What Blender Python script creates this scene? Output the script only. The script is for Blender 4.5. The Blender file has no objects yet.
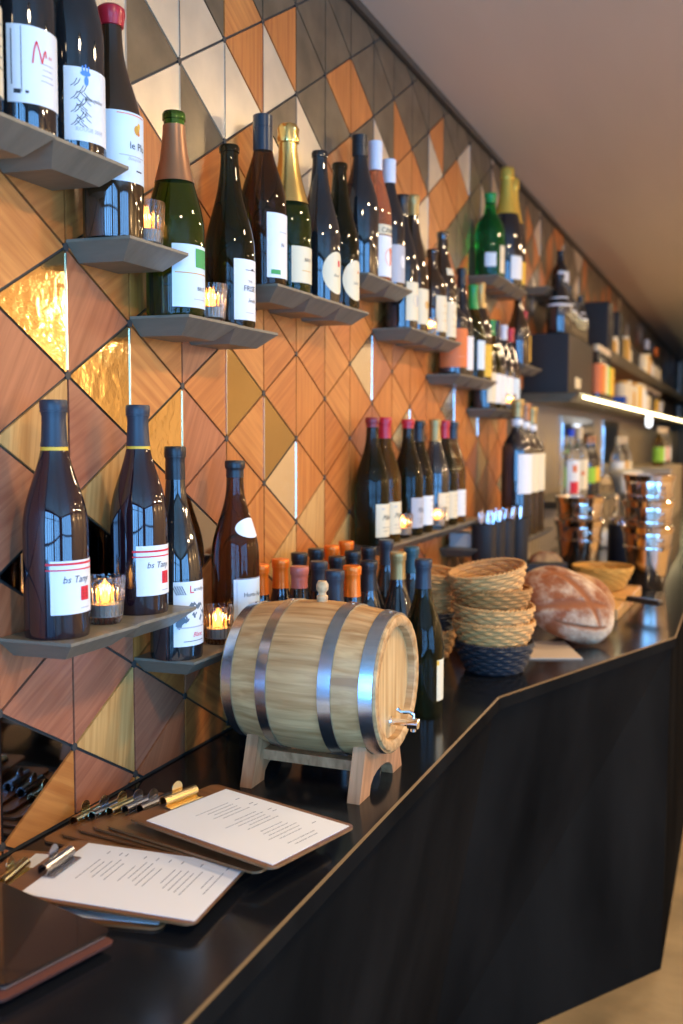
import bpy, bmesh, math, random
from math import sin, cos, pi, sqrt, radians
from mathutils import Vector, Matrix
random.seed(7)
C = bpy.context.scene.collection
SC = bpy.context.scene

# ------------------------------------------------------------------ layout
A = 0.175                    # side of the equilateral wall tiles
CW = A * 0.8660254           # tile column pitch
Y0, Z0 = 1.1505, 1.5367      # tile node (0,0)
CAM = Vector((0.8758, 0.0, 1.455))
CT = 0.91                    # counter top height
CEIL = 2.46
def row(r): return Z0 + r * A / 2
def colm(c): return Y0 + c * CW

# ------------------------------------------------------------------ materials
MATS = {}
def srgb(h):
    h = h.lstrip('#'); v = [int(h[i:i+2], 16) / 255 for i in (0, 2, 4)]
    return tuple((c / 12.92 if c <= .04045 else ((c + .055) / 1.055) ** 2.4) for c in v) + (1,)
def mat(name, col, rough=.5, metal=0., trans=0., ior=1.45, emit=None, es=0., coat=0., bump=None, var=None, spec=.5, aniso=0, alpha=1):
    if name in MATS: return MATS[name]
    m = bpy.data.materials.new(name); m.use_nodes = True
    nt = m.node_tree; b = nt.nodes['Principled BSDF']
    c = srgb(col) if isinstance(col, str) else tuple(col) + (1,)
    b.inputs['Base Color'].default_value = c
    b.inputs['Roughness'].default_value = rough
    b.inputs['Metallic'].default_value = metal
    b.inputs['Transmission Weight'].default_value = trans
    b.inputs['IOR'].default_value = ior
    b.inputs['Coat Weight'].default_value = coat
    b.inputs['Coat Roughness'].default_value = .05
    b.inputs['Specular IOR Level'].default_value = spec
    if emit:
        b.inputs['Emission Color'].default_value = srgb(emit) if isinstance(emit, str) else tuple(emit) + (1,)
        b.inputs['Emission Strength'].default_value = es
    if var:                      # (scale, amount, (sx,sy,sz) stretch) colour variation by noise
        s, amt, st = var
        tc = nt.nodes.new('ShaderNodeTexCoord'); mp = nt.nodes.new('ShaderNodeMapping')
        mp.inputs['Scale'].default_value = st
        n = nt.nodes.new('ShaderNodeTexNoise'); n.inputs['Scale'].default_value = s; n.inputs['Detail'].default_value = 5
        r = nt.nodes.new('ShaderNodeValToRGB')
        r.color_ramp.elements[0].position = .3; r.color_ramp.elements[1].position = .7
        r.color_ramp.elements[0].color = tuple(x * (1 - amt) for x in c[:3]) + (1,)
        r.color_ramp.elements[1].color = tuple(min(1, x * (1 + amt)) for x in c[:3]) + (1,)
        nt.links.new(tc.outputs['Object'], mp.inputs[0]); nt.links.new(mp.outputs[0], n.inputs['Vector'])
        nt.links.new(n.outputs[0], r.inputs[0]); nt.links.new(r.outputs[0], b.inputs['Base Color'])
    if bump:                     # (scale, strength, stretch)
        s, st, sc = bump
        tc = nt.nodes.new('ShaderNodeTexCoord'); mp = nt.nodes.new('ShaderNodeMapping')
        mp.inputs['Scale'].default_value = sc
        n = nt.nodes.new('ShaderNodeTexNoise'); n.inputs['Scale'].default_value = s; n.inputs['Detail'].default_value = 4
        bp = nt.nodes.new('ShaderNodeBump'); bp.inputs['Strength'].default_value = st; bp.inputs['Distance'].default_value = .004
        nt.links.new(tc.outputs['Object'], mp.inputs[0]); nt.links.new(mp.outputs[0], n.inputs['Vector'])
        nt.links.new(n.outputs[0], bp.inputs['Height']); nt.links.new(bp.outputs[0], b.inputs['Normal'])
    MATS[name] = m
    return m

def wood(name, c0, c1, rough=.4, axis='z', ang=0., scale=1.0, coat=.0):
    """fine straight grain running along an axis of the object (rotated by ang in the wall plane)"""
    if name in MATS: return MATS[name]
    m = bpy.data.materials.new(name); m.use_nodes = True
    nt = m.node_tree; b = nt.nodes['Principled BSDF']
    tc = nt.nodes.new('ShaderNodeTexCoord')
    mr = nt.nodes.new('ShaderNodeMapping'); mr.inputs['Rotation'].default_value = (ang, 0, 0)
    mp = nt.nodes.new('ShaderNodeMapping')
    st = {'z': (60, 60, 3), 'y': (60, 3, 60), 'x': (3, 60, 60)}[axis]
    mp.inputs['Scale'].default_value = tuple(s * scale for s in st)
    n = nt.nodes.new('ShaderNodeTexNoise'); n.inputs['Scale'].default_value = 1.6; n.inputs['Detail'].default_value = 6; n.inputs['Distortion'].default_value = .4
    n2 = nt.nodes.new('ShaderNodeTexNoise'); n2.inputs['Scale'].default_value = 7; n2.inputs['Detail'].default_value = 2
    r = nt.nodes.new('ShaderNodeValToRGB')
    r.color_ramp.elements[0].position = .32; r.color_ramp.elements[1].position = .68
    r.color_ramp.elements[0].color = srgb(c0); r.color_ramp.elements[1].color = srgb(c1)
    mx = nt.nodes.new('ShaderNodeMixRGB'); mx.blend_type = 'MULTIPLY'; mx.inputs[0].default_value = .35
    r2 = nt.nodes.new('ShaderNodeValToRGB'); r2.color_ramp.elements[0].position = .35; r2.color_ramp.elements[1].position = .65
    r2.color_ramp.elements[0].color = (.62, .55, .5, 1); r2.color_ramp.elements[1].color = (1, 1, 1, 1)
    L = nt.links.new
    L(tc.outputs['Object'], mr.inputs[0]); L(mr.outputs[0], mp.inputs[0]); L(mp.outputs[0], n.inputs['Vector']); L(tc.outputs['Object'], n2.inputs['Vector'])
    L(n.outputs[0], r.inputs[0]); L(n2.outputs[0], r2.inputs[0]); L(r.outputs[0], mx.inputs[1]); L(r2.outputs[0], mx.inputs[2])
    L(mx.outputs[0], b.inputs['Base Color'])
    b.inputs['Roughness'].default_value = rough; b.inputs['Coat Weight'].default_value = coat; b.inputs['Coat Roughness'].default_value = .25
    MATS[name] = m
    return m

M = {}
M['w0'] = wood('wood_orange_vertical', '#b3642a', '#cf823d', .38)
M['w1'] = wood('wood_orange_slant', '#ae602a', '#ca7b3b', .38, ang=radians(60))
M['w2'] = wood('wood_orange_cross', '#b66b31', '#d28a44', .38, ang=radians(-60))
M['w3'] = wood('wood_cherry', '#9c5a38', '#b8714a', .38, ang=radians(30))
M['pale'] = wood('wood_pale_honey', '#b98447', '#d9a864', .4, ang=radians(8))
M['cop'] = wood('wood_copper_red', '#985a40', '#b27352', .36, ang=radians(62), scale=1.3)
M['gold'] = mat('mirror_gold', (.80, .60, .29), .1, 1, bump=(30, .25, (1, 1, 1)))
M['gold2'] = mat('mirror_bronze', (.42, .31, .14), .14, 1, bump=(20, .2, (1, 1, 1)))
M['mir'] = mat('mirror_dark', (.30, .30, .32), .05, 1)
M['sil'] = mat('mirror_antique', (.85, .80, .68), .2, 1, bump=(20, .15, (1, 1, 1)))
M['bron'] = mat('tile_dark_bronze', (.20, .16, .10), .36, .6, var=(14, .25, (1, 1, 1)))
M['cham'] = mat('tile_champagne', (.78, .66, .46), .34, .55, var=(9, .12, (1, 1, 1)))
M['grout'] = mat('grout', '#3d3a35', .6)
M['strip'] = mat('steel_strip', (.8, .85, .9), .2, 1)
M['shelf'] = mat('shelf_dark_grey', '#746b59', .42, var=(8, .18, (1, 6, 1)), bump=(60, .1, (1, 1, 1)))
M['black'] = mat('counter_black', (.008, .009, .011), .15, spec=.36)
M['panel'] = mat('panel_black', (.010, .009, .0075), .5, spec=0., var=(5, .4, (1, 1, .3)))
M['edge'] = mat('edge_brown', '#5f4526', .35)
M['ceil'] = mat('ceiling_plaster', '#dcc9b0', .5, var=(1.2, .07, (2.2, .35, 1)))
M['floor'] = mat('floor_concrete', '#86704e', .4, var=(6, .3, (1, 1, 1)), bump=(25, .3, (1, 1, 1)))
M['wallb'] = mat('wall_dark_brown', '#3b2f27', .7)
M['wallp'] = mat('wall_plaster', '#b5a48c', .8)
M['steelb'] = mat('steel_brushed', (.55, .61, .67), .27, 1, var=(6, .12, (1, 1, 30)))
M['chrome'] = mat('chrome', (.8, .8, .82), .09, 1)
M['copper'] = mat('bucket_steel', (.75, .66, .58), .1, 1)
M['brass'] = mat('brass', (.78, .62, .33), .2, 1)
M['gunm'] = mat('gunmetal', (.4, .4, .43), .22, 1)
M['oak'] = wood('oak_staves', '#a87a48', '#d6ac74', .45, axis='x')
M['oakh'] = wood('oak_head', '#bb8f55', '#deba80', .5, axis='z')
M['oaks'] = wood('oak_stand', '#a06c43', '#c99264', .5, axis='z', ang=radians(20))
M['cork'] = mat('cork', '#c49f70', .8, var=(120, .25, (1, 1, 1)))
M['paper'] = mat('paper', '#e4e4e2', .7)
M['ink'] = mat('ink', '#3b3c40', .7); M['print'] = mat('menu_print', '#7d8088', .7)
M['board'] = wood('hardboard', '#6b4527', '#8a5c37', .33, axis='x', coat=.3)
M['flame'] = mat('flame', '#ffb040', .5, emit=(1., .36, .05), es=7)
M['wax'] = mat('wax', '#f4ead8', .5)
M['cup'] = mat('clear_glass', (1, 1, 1), .02, 0, 1, 1.45)
_nt = M['cup'].node_tree; _b = _nt.nodes['Principled BSDF']; _o = _nt.nodes['Material Output']
_tr = _nt.nodes.new('ShaderNodeBsdfTransparent'); _mx = _nt.nodes.new('ShaderNodeMixShader'); _mx.inputs[0].default_value = .6
_nt.links.new(_tr.outputs[0], _mx.inputs[1]); _nt.links.new(_b.outputs[0], _mx.inputs[2]); _nt.links.new(_mx.outputs[0], _o.inputs[0])
M['led'] = mat('led_strip', '#fff0c0', .5, emit=(1., .82, .45), es=14)
# glass
M['gk'] = mat('glass_black', (.010, .011, .012), .035, spec=1.)
M['gr'] = mat('glass_red_wine', (.014, .006, .009), .035, spec=1.)
M['gb'] = mat('glass_brown', (.030, .015, .006), .04, spec=1.)
M['gg'] = mat('glass_green', (.05, .15, .02), .02, 0, .95, 1.33)
M['gbr'] = mat('glass_bright_green', (.02, .36, .06), .02, 0, .9, 1.3)
M['go'] = mat('glass_olive', (.17, .14, .03), .02, 0, .9, 1.3)
M['gd'] = mat('glass_deep_olive', (.045, .04, .012), .02, 0, .85, 1.3)
M['ga'] = mat('glass_amber', (.10, .045, .015), .02, 0, .85, 1.3)
M['gp'] = mat('glass_rose', (.80, .27, .12), .03, 0, .7, 1.3)
M['gc'] = mat('glass_clear', (.85, .88, .85), .03, 0, .9, 1.3)
def cap(n, c, r=.35, me=0.): return mat('cap_' + n, c, r, me)
CAP = dict(navy=cap('navy', '#252e38', .38), black=cap('black', '#1b1c1f', .35), red=cap('red', '#b3202e', .3), redd=cap('darkred', '#7d2226', .35),
           orange=cap('orange', '#e8741c', .3, .35), rose=cap('rose', '#b5604e', .35), gold=cap('gold', (.85, .60, .20), .27, 1),
           gold2=cap('gold_bright', (.88, .55, .08), .35, .5), bronze=cap('bronze', '#9b6a45', .35, .4), white=cap('white', '#cfd3da', .4), teal=cap('teal', '#25454b', .35),
           tan=cap('tan', '#a58a55', .35, .5), green=cap('green', '#158a3e', .3), slate=cap('slate', '#242b33', .3), blue=cap('blue', '#1c3fae', .4),
           gbn=M['gb'], cream=cap('cream', '#cdb690', .5))
LAB = dict(white=mat('label_white', '#dfe0dc', .6), cream=mat('label_cream', '#ddd0ad', .6), grey=mat('label_grey', '#aeb0b4', .6),
           yellow=mat('label_yellow', '#e0b23a', .6), orange=mat('label_orange', '#d2703a', .6), red=mat('label_red', '#d42434', .6),
           blue=mat('label_blue', '#4f86c6', .6), ink=M['ink'], green=mat('label_green', '#3f9a52', .6), gold=mat('label_gold', '#c9973c', .5),
           dark=mat('label_dark', '#22201e', .5), pale=mat('label_pale_blue', '#cfdde2', .6), lime=mat('label_lime', '#8fc23a', .6),
           mount=mat('label_mountain', '#5f6e78', .6), pink=mat('label_pink', '#d98a70', .6))

# ------------------------------------------------------------------ mesh helpers
def link(name, bm_or_me, mats, parent=None, smooth=False, loc=None):
    if isinstance(bm_or_me, bmesh.types.BMesh):
        me = bpy.data.meshes.new(name); bmesh.ops.recalc_face_normals(bm_or_me, faces=bm_or_me.faces) if smooth != 'keep' else None
        bm_or_me.to_mesh(me); bm_or_me.free()
    else: me = bm_or_me
    if not isinstance(mats, (list, tuple)): mats = [mats]
    for m in mats: me.materials.append(m)
    if smooth:
        for p in me.polygons: p.use_smooth = True
        if smooth is True or isinstance(smooth, (int, float)):
            try: me.set_sharp_from_angle(angle=radians(40))
            except Exception: pass
    o = bpy.data.objects.new(name, me); C.objects.link(o)
    if parent: o.parent = parent
    if loc: o.location = loc
    return o
def tag(o, label, cat, group=None):
    o['label'] = label; o['category'] = cat
    if group: o['group'] = group
    return o
def thing(name, label, cat, loc=(0, 0, 0), rz=0, group=None):
    o = bpy.data.objects.new(name, None); C.objects.link(o); o.empty_display_size = .05
    o.location = loc; o.rotation_euler = (0, 0, rz)
    return tag(o, label, cat, group)
def struct(name, bm, m, smooth=False):
    o = link(name, bm, m, smooth=smooth); o['kind'] = 'structure'; return o
def dup(root, loc, rz=None, label=None):
    r = root.copy(); C.objects.link(r); r.location = loc
    if rz is not None: r.rotation_euler = (0, 0, rz)
    if label: r['label'] = label
    for ch in root.children:
        c = ch.copy(); C.objects.link(c); c.parent = r
        for g in ch.children:
            d = g.copy(); C.objects.link(d); d.parent = c
    return r
def nb(): return bmesh.new()
def box(bm, lo, hi, mi=0, bev=0, rot=None, org=(0, 0, 0)):
    lo, hi = Vector(lo), Vector(hi)
    vs = [bm.verts.new((x, y, z)) for x in (lo.x, hi.x) for y in (lo.y, hi.y) for z in (lo.z, hi.z)]
    fs = [bm.faces.new([vs[i] for i in f]) for f in ((0, 1, 3, 2), (4, 6, 7, 5), (0, 4, 5, 1), (2, 3, 7, 6), (0, 2, 6, 4), (1, 5, 7, 3))]
    for f in fs: f.material_index = mi
    geo = vs
    if bev:
        es = list({e for f in fs for e in f.edges})
        r = bmesh.ops.bevel(bm, geom=es, offset=bev, segments=2, affect='EDGES', profile=.5)
        geo = list({v for f in r['faces'] for v in f.verts})
        for f in r['faces']: f.material_index = mi
    if rot is not None: bmesh.ops.rotate(bm, verts=geo, cent=org, matrix=rot)
    return geo
def prism(bm, bot, top, mi=0):
    """two equal-length loops of 3-D points joined by sides"""
    b = [bm.verts.new(p) for p in bot]; t = [bm.verts.new(p) for p in top]; n = len(b)
    fs = [bm.faces.new(b[::-1]), bm.faces.new(t)]
    for i in range(n): fs.append(bm.faces.new((b[i], b[(i+1) % n], t[(i+1) % n], t[i])))
    for f in fs: f.material_index = mi
    return fs
def lathe(bm, prof, seg=32, mi=0, axis='z', org=(0, 0, 0), flute=None, closed=False):
    """prof: list of (r, h). r==0 closes to a point"""
    rings = []
    for r, h in prof:
        if r <= 1e-7: rings.append([bm.verts.new((0, 0, h))])
        else:
            ring = []
            for k in range(seg):
                a = 2 * pi * k / seg
                rr = r + (flute(k, h) if flute else 0)
                ring.append(bm.verts.new((rr * cos(a), rr * sin(a), h)))
            rings.append(ring)
    pairs = list(zip(rings, rings[1:]))
    if closed: pairs.append((rings[-1], rings[0]))
    for a, b in pairs:
        if len(a) == 1 and len(b) == 1: continue
        for k in range(seg):
            k2 = (k + 1) % seg
            if len(a) == 1: f = bm.faces.new((a[0], b[k], b[k2]))
            elif len(b) == 1: f = bm.faces.new((a[k], b[0], a[k2]))
            else: f = bm.faces.new((a[k], b[k], b[k2], a[k2]))
            f.material_index = mi
    vs = [v for r in rings for v in r]
    if axis == 'x': bmesh.ops.rotate(bm, verts=vs, cent=(0, 0, 0), matrix=Matrix.Rotation(pi/2, 3, 'Y'))
    if axis == 'y': bmesh.ops.rotate(bm, verts=vs, cent=(0, 0, 0), matrix=Matrix.Rotation(-pi/2, 3, 'X'))
    bmesh.ops.translate(bm, verts=vs, vec=org)
    return vs
def tube(bm, pts, r, seg=8, mi=0, closed=False):
    pts = [Vector(p) for p in pts]; n = len(pts); rings = []
    up = Vector((0, 0, 1))
    for i, p in enumerate(pts):
        if closed: t = (pts[(i+1) % n] - pts[i-1])
        else: t = pts[min(i+1, n-1)] - pts[max(i-1, 0)]
        t.normalize()
        u = t.cross(up)
        if u.length < 1e-3: u = t.cross(Vector((1, 0, 0)))
        u.normalize(); v = t.cross(u)
        rr = r[i] if isinstance(r, (list, tuple)) else r
        rings.append([bm.verts.new(p + u * rr * cos(2*pi*k/seg) + v * rr * sin(2*pi*k/seg)) for k in range(seg)])
    m = n if closed else n - 1
    for i in range(m):
        a, b = rings[i], rings[(i+1) % n]
        for k in range(seg):
            f = bm.faces.new((a[k], a[(k+1) % seg], b[(k+1) % seg], b[k])); f.material_index = mi
    if not closed:
        bm.faces.new(rings[0][::-1]).material_index = mi; bm.faces.new(rings[-1]).material_index = mi

# ------------------------------------------------------------------ the tiled wall
def clip(poly, z, keep_above):
    out = []
    for i in range(len(poly)):
        a, b = poly[i], poly[(i+1) % len(poly)]
        ia = (a[1] >= z) if keep_above else (a[1] <= z); ib = (b[1] >= z) if keep_above else (b[1] <= z)
        if ia: out.append(a)
        if ia != ib:
            t = (z - a[1]) / (b[1] - a[1]); out.append((a[0] + (b[0]-a[0]) * t, z))
    return out
def inset(poly, d):
    n = len(poly); area = sum(poly[i][0]*poly[(i+1) % n][1] - poly[(i+1) % n][0]*poly[i][1] for i in range(n))
    if area < 0: poly = poly[::-1]
    res = []
    for i in range(n):
        p0, p1, p2 = Vector(poly[i-1]), Vector(poly[i]), Vector(poly[(i+1) % n])
        e1, e2 = (p1-p0), (p2-p1)
        if e1.length < .012 or e2.length < .012: return None
        e1.normalize(); e2.normalize()
        n1, n2 = Vector((-e1.y, e1.x)), Vector((-e2.y, e2.x))
        k = n1 + n2; den = 1 + n1.dot(n2)
        if den < .05: return None
        res.append(tuple(p1 + k * (d / den)))
    return res
SPEC = {}
def sp(code, *ids):
    for i in ids: SPEC[i] = code
sp('gold', (-1, 1), (0, 0), (1, -1))
sp('gold2', (3, 0), (4, -1))
sp('sil', (4, -2), (7, 1), (9, -1), (14, 0), (12, 0))
sp('mir', (-1, -6), (-1, -3), (0, -3), (2, -3), (17, -3))
sp('pale', (-1, -1), (0, -2), (0, -6), (4, -4), (5, -3), (1, -8), (15, -2))
sp('cop', (-1, -5), (0, -1), (0, -5), (0, -7), (1, -6), (-1, -2), (0, -4))
sp('w3', (-1, 0), (0, 1), (1, -7), (2, -5))
sp('cham', (0, 6), (1, 5), (1, 7), (2, 6), (2, 7), (3, 6), (4, 7), (4, 5), (5, 6), (5, 5), (8, 7), (11, 8), (13, 9), (0, 8), (-1, 7), (1, 9), (10, 6), (8, 5), (15, 8), (18, 9))
sp('bron', (2, 5), (10, 5))
sp('w0', (3, 7), (4, 8), (6, 8), (7, 8), (9, 8), (10, 7), (11, 9), (12, 8), (0, 5), (1, 4), (23, 8), (24, 7), (30, 9), (31, 8), (33, 8))
sp('w2', (3, 8), (3, 5), (6, 6), (9, 7), (11, 7), (12, 7), (13, 8), (7, 6), (9, 6), (11, 6), (22, 7))
MI = ['grout', 'w0', 'w1', 'w2', 'w3', 'pale', 'cop', 'gold', 'mir', 'sil', 'bron', 'cham', 'strip', 'gold2']
WALL_END = 14.2
def build_wall():
    bm = nb()
    box(bm, (-.15, -2.4, 0), (-.004, WALL_END, CEIL), 0)
    rnd = random.Random(3)
    for i in range(-9, 80):
        for m in range(-12, 13):
            L = (i + m) % 2 != 0
            ya, yb = colm(i), colm(i+1)
            if L: poly = [(ya, row(m-1)), (yb, row(m)), (ya, row(m+1))]
            else: poly = [(yb, row(m-1)), (yb, row(m+1)), (ya, row(m))]
            k = rnd.random()
            code = SPEC.get((i, m))
            if code is None:
                if m >= 6: code = 'bron' if k < .8 or i < 14 else ('w0' if k < .9 else 'cham')
                elif m == 5 and i > 13: code = 'bron' if k < .5 else 'w0'
                else: code = 'w0' if k < .34 else 'w1' if k < .62 else 'w2' if k < .86 else 'w3' if k < .95 else 'pale'
            if len(poly) < 3: continue
            lo = CT + .002 if yb < 4.0 else 1.65
            poly = clip(poly, lo, True)
            if len(poly) >= 3: poly = clip(poly, CEIL - .02, False)
            if len(poly) < 3: continue
            ins = inset(poly, .0022)
            if not ins: continue
            th = 0.0
            prism(bm, [(-.008, y, z) for y, z in ins], [(th, y, z) for y, z in ins], MI.index(code))
            if code in ('gold', 'gold2', 'sil', 'cham') and row(m-1) > CT and row(m+1) < CEIL - .02:
                yv = ya + .0005 if L else yb - .0005
                box(bm, (-.003, yv - .0013, row(m-1) + .008), (.0012, yv + .0013, row(m+1) - .008), MI.index('strip'))
    for i in range(-9, 80):
        for j in range(-12, 13):
            if (i + j) % 2 == 0 and CT + .01 < row(j) < CEIL - .03 and not (colm(i) > 4 and row(j) < 1.66):
                lathe(bm, [(.006, -.002), (.006, .001), (0, .0012)], 8, 0, 'x', (0, colm(i), row(j)))
    struct('wall_left', bm, [M[k] for k in MI])
build_wall()

# room shell
bm = nb(); box(bm, (-.15, -2.5, -.1), (5.0, 14.4, 0)); struct('floor', bm, M['floor'])
bm = nb(); box(bm, (-.15, -2.5, CEIL), (5.0, 14.4, CEIL + .1)); struct('ceiling', bm, M['ceil'])
bm = nb(); box(bm, (0, 14.2, 0), (5.0, 14.4, CEIL)); struct('wall_far', bm, M['wallp'])
YB = -2.3; WT, WB = 2.36, .12
bm = nb()     # wall behind the camera with two wide full-height window openings
for x0, x1 in ((0, .12), (1.95, 2.25), (4.1, 5)): box(bm, (x0, YB-.1, 0), (x1, YB, CEIL))
for x0, x1 in ((.12, 1.95), (2.25, 4.1)):
    box(bm, (x0, YB-.1, 0), (x1, YB, WB)); box(bm, (x0, YB-.1, WT), (x1, YB, CEIL))
struct('wall_back', bm, M['wallb'])
bm = nb()
for lo, hi in (((4.9, YB, 0), (5, -1.7, CEIL)), ((4.9, 1.3, 0), (5, 14.2, CEIL)), ((4.9, -1.7, 0), (5, 1.3, WB)), ((4.9, -1.7, WT), (5, 1.3, CEIL))):
    box(bm, lo, hi)
struct('wall_right', bm, M['wallp'])
M['wf'] = mat('window_frame_dark', '#1e1d1c', .5)
def window_grid(name, x0, x1, nx):
    bm = nb(); y = YB + .02
    for k in range(nx + 1):
        x = x0 + (x1 - x0) * k / nx; wd = .05 if k % 2 else .025; box(bm, (x-wd, y-.03, WB), (x+wd, y+.03, WT))
    for z in (WB, 1.0, 1.95, WT): box(bm, (x0, y-.02, z-.02), (x1, y+.02, z+.02))
    return struct(name, bm, M['wf'])
window_grid('window_1', .12, 1.95, 4)
window_grid('window_2', 2.25, 4.1, 4)
bm = nb()
for k in range(6):
    y = -1.7 + 3.0 * k / 5; box(bm, (4.86, y-.04, WB), (4.92, y+.04, WT))
for z in (WB, 1.0, WT): box(bm, (4.87, -1.7, z-.02), (4.91, 1.3, z+.02))
struct('window_3', bm, M['wf'])
bm = nb(); box(bm, (1.3, 8.6, 0), (5.0, 8.75, CEIL)); struct('wall_partition_added', bm, M['wallp'])  # added wall out of view, gives the mirror tiles a warm-lit surface to reflect
# cove line between wall and ceiling
bm = nb(); box(bm, (0, YB, CEIL-.018), (.012, WALL_END, CEIL)); struct('trim_1', bm, mat('cove_trim', '#4b4339', .4))
# slatted panel of the back bar wall
bm = nb()
for k in range(143):
    y = 4.12 + k * .07
    if y < 14.1: box(bm, (0, y, CT), (.014, y + .055, 1.6), 0, 0)
struct('trim_2', bm, mat('slats_cream', '#a8977c', .45))

# ------------------------------------------------------------------ counter
B1, B2 = Vector((.41, 2.036)), Vector((.71, 2.845))
def counter():
    root = thing('bar_counter', 'long black bar counter with a faceted front below the tiled wall', 'bar counter', (0, 0, 0))
    f = -.0
    def slab(name, pts, front):
        bm = nb(); t = .028; ch = .003
        n = len(pts)
        bot = [(x, y, CT - t) for x, y in pts]; mid = [(x, y, CT - ch) for x, y in pts]
        c = Vector((0, 0))
        top = []
        for i, (x, y) in enumerate(pts): top.append((x - (ch if i in front else 0), y, CT))
        vb = [bm.verts.new(p) for p in bot]; vm = [bm.verts.new(p) for p in mid]; vt = [bm.verts.new(p) for p in top]
        bm.faces.new(vb[::-1]); bm.faces.new(vt)
        for i in range(n):
            j = (i+1) % n
            fe = bm.faces.new((vb[i], vb[j], vm[j], vm[i])); fe.material_index = 2
            ff = bm.faces.new((vm[i], vm[j], vt[j], vt[i]))
            if i in front and j in front: ff.material_index = 1
        return link(name, bm, [M['black'], M['edge'], M['panel']], root)
    slab('worktop', [(0.001, -1.6), (B1.x, -1.6), (B1.x, B1.y - .001), (0.001, B1.y + .15)], (1, 2))
    slab('worktop', [(0.001, B1.y + .152), (B1.x, B1.y + .001), (B2.x, B2.y), (B2.x, 14.0), (0.001, 14.0)], (1, 2, 3))
    # faceted front panels: the foot is set back where the counter bends
    bm = nb(); zt = CT - .028; i = .012
    T = [Vector((B1.x - i, -1.6, zt)), Vector((B1.x - i, B1.y, zt)), Vector((B2.x - i, B2.y, zt)), Vector((B2.x - i, 14.0, zt))]
    Bo = [Vector((B1.x - i - .12, -1.6, 0)), Vector((.24, 2.10, 0)), Vector((.70, 2.775, 0)), Vector((B2.x - i, 14.0, 0))]
    t = [bm.verts.new(p) for p in T]; b = [bm.verts.new(p) for p in Bo]
    for k in range(3):
        if k == 1:
            bm.faces.new((t[1], t[2], b[1])); bm.faces.new((t[2], b[2], b[1]))
        else:
            bm.faces.new((t[k], t[k+1], b[k+1], b[k]))
    w = [bm.verts.new(p) for p in ((0.001, -1.6, zt), (0.001, 14.0, zt), (0.001, -1.6, 0), (0.001, 14.0, 0))]
    bm.faces.new((t[0], b[0], w[2], w[0])); bm.faces.new((t[3], w[1], w[3], b[3]))
    bm.faces.new((b[0], b[1], b[2], b[3], w[3], w[2]))
    bm.faces.new((w[0], w[2], w[3], w[1]))
    link('front_panel', bm, M['panel'], root)
counter()

# ------------------------------------------------------------------ shelves
def shelf(c0, n, r, label, depth=.104, group='faceted grey bottle shelves'):
    """n joined faceted units; the top of each is one tile column wide, the underside tapers"""
    z = row(r + .12); t = .028
    root = thing('wall_shelf', label, 'shelf', (0, colm(c0), z), 0, group)
    for k in range(n):
        bm = nb(); y0 = k * CW + .0004; y1 = (k+1) * CW - .0004; d = depth
        top = [(0.0005, y0, 0), (d - .004, y0 + .006 if k == 0 else y0, 0), (d, y1, 0), (0.0005, y1, 0)]
        lip = [(p[0], p[1], -.004) for p in top]
        bot = [(0.0005, y0 + .028, -t), (d - .034, y0 + .034, -t), (d - .032, y1 - .02, -t), (0.0005, y1 - .026, -t)]
        prism(bm, lip, top)
        prism(bm, bot, [(p[0], p[1], -.004) for p in top])
        bmesh.ops.remove_doubles(bm, verts=bm.verts, dist=1e-5)
        link('shelf_unit', bm, M['shelf'], root)
    return root
shelf(-3, 3, 3, 'faceted dark grey shelf at the top left corner, under two large-label bottles')
shelf(0, 1, 2, 'single-unit grey shelf under the red wax topped bottle')
shelf(1, 2, 1, 'two-unit grey shelf under the green bottle with bronze foil')
shelf(3, 3, 2, 'three-unit grey shelf under the gold-foil sparkling bottle')
shelf(6, 2, 3, 'two-unit grey shelf under the rose wine bottle')
shelf(8, 3, 2, 'three-unit grey shelf right of the rose wine shelf, holding stubby cream-label bottles')
shelf(11, 3, 1, 'three-unit grey shelf under the orange-label bottle')
shelf(14, 3, 0, 'three-unit grey shelf, lowest of the middle stair of shelves, with a small candle')
shelf(14, 3, 5, 'three-unit grey shelf near the ceiling under the bright green bottle')
shelf(20, 4, 6, 'small far grey shelf near the ceiling with one white-label bottle')
shelf(17, 2, 2, 'short far grey shelf behind the lowest middle shelf, against the black box')
shelf(-1, 2, -4, 'two-unit grey shelf at lower left under the two red-striped-label bottles', .112)
shelf(1, 2, -5, 'two-unit grey shelf behind the left end of the barrel', .108)
shelf(7, 6, -4, 'long grey shelf under the row of seven red and black capped bottles', .108)
shelf(12, 2, -5, 'low grey shelf holding folded napkins behind the baskets', .12)

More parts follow.
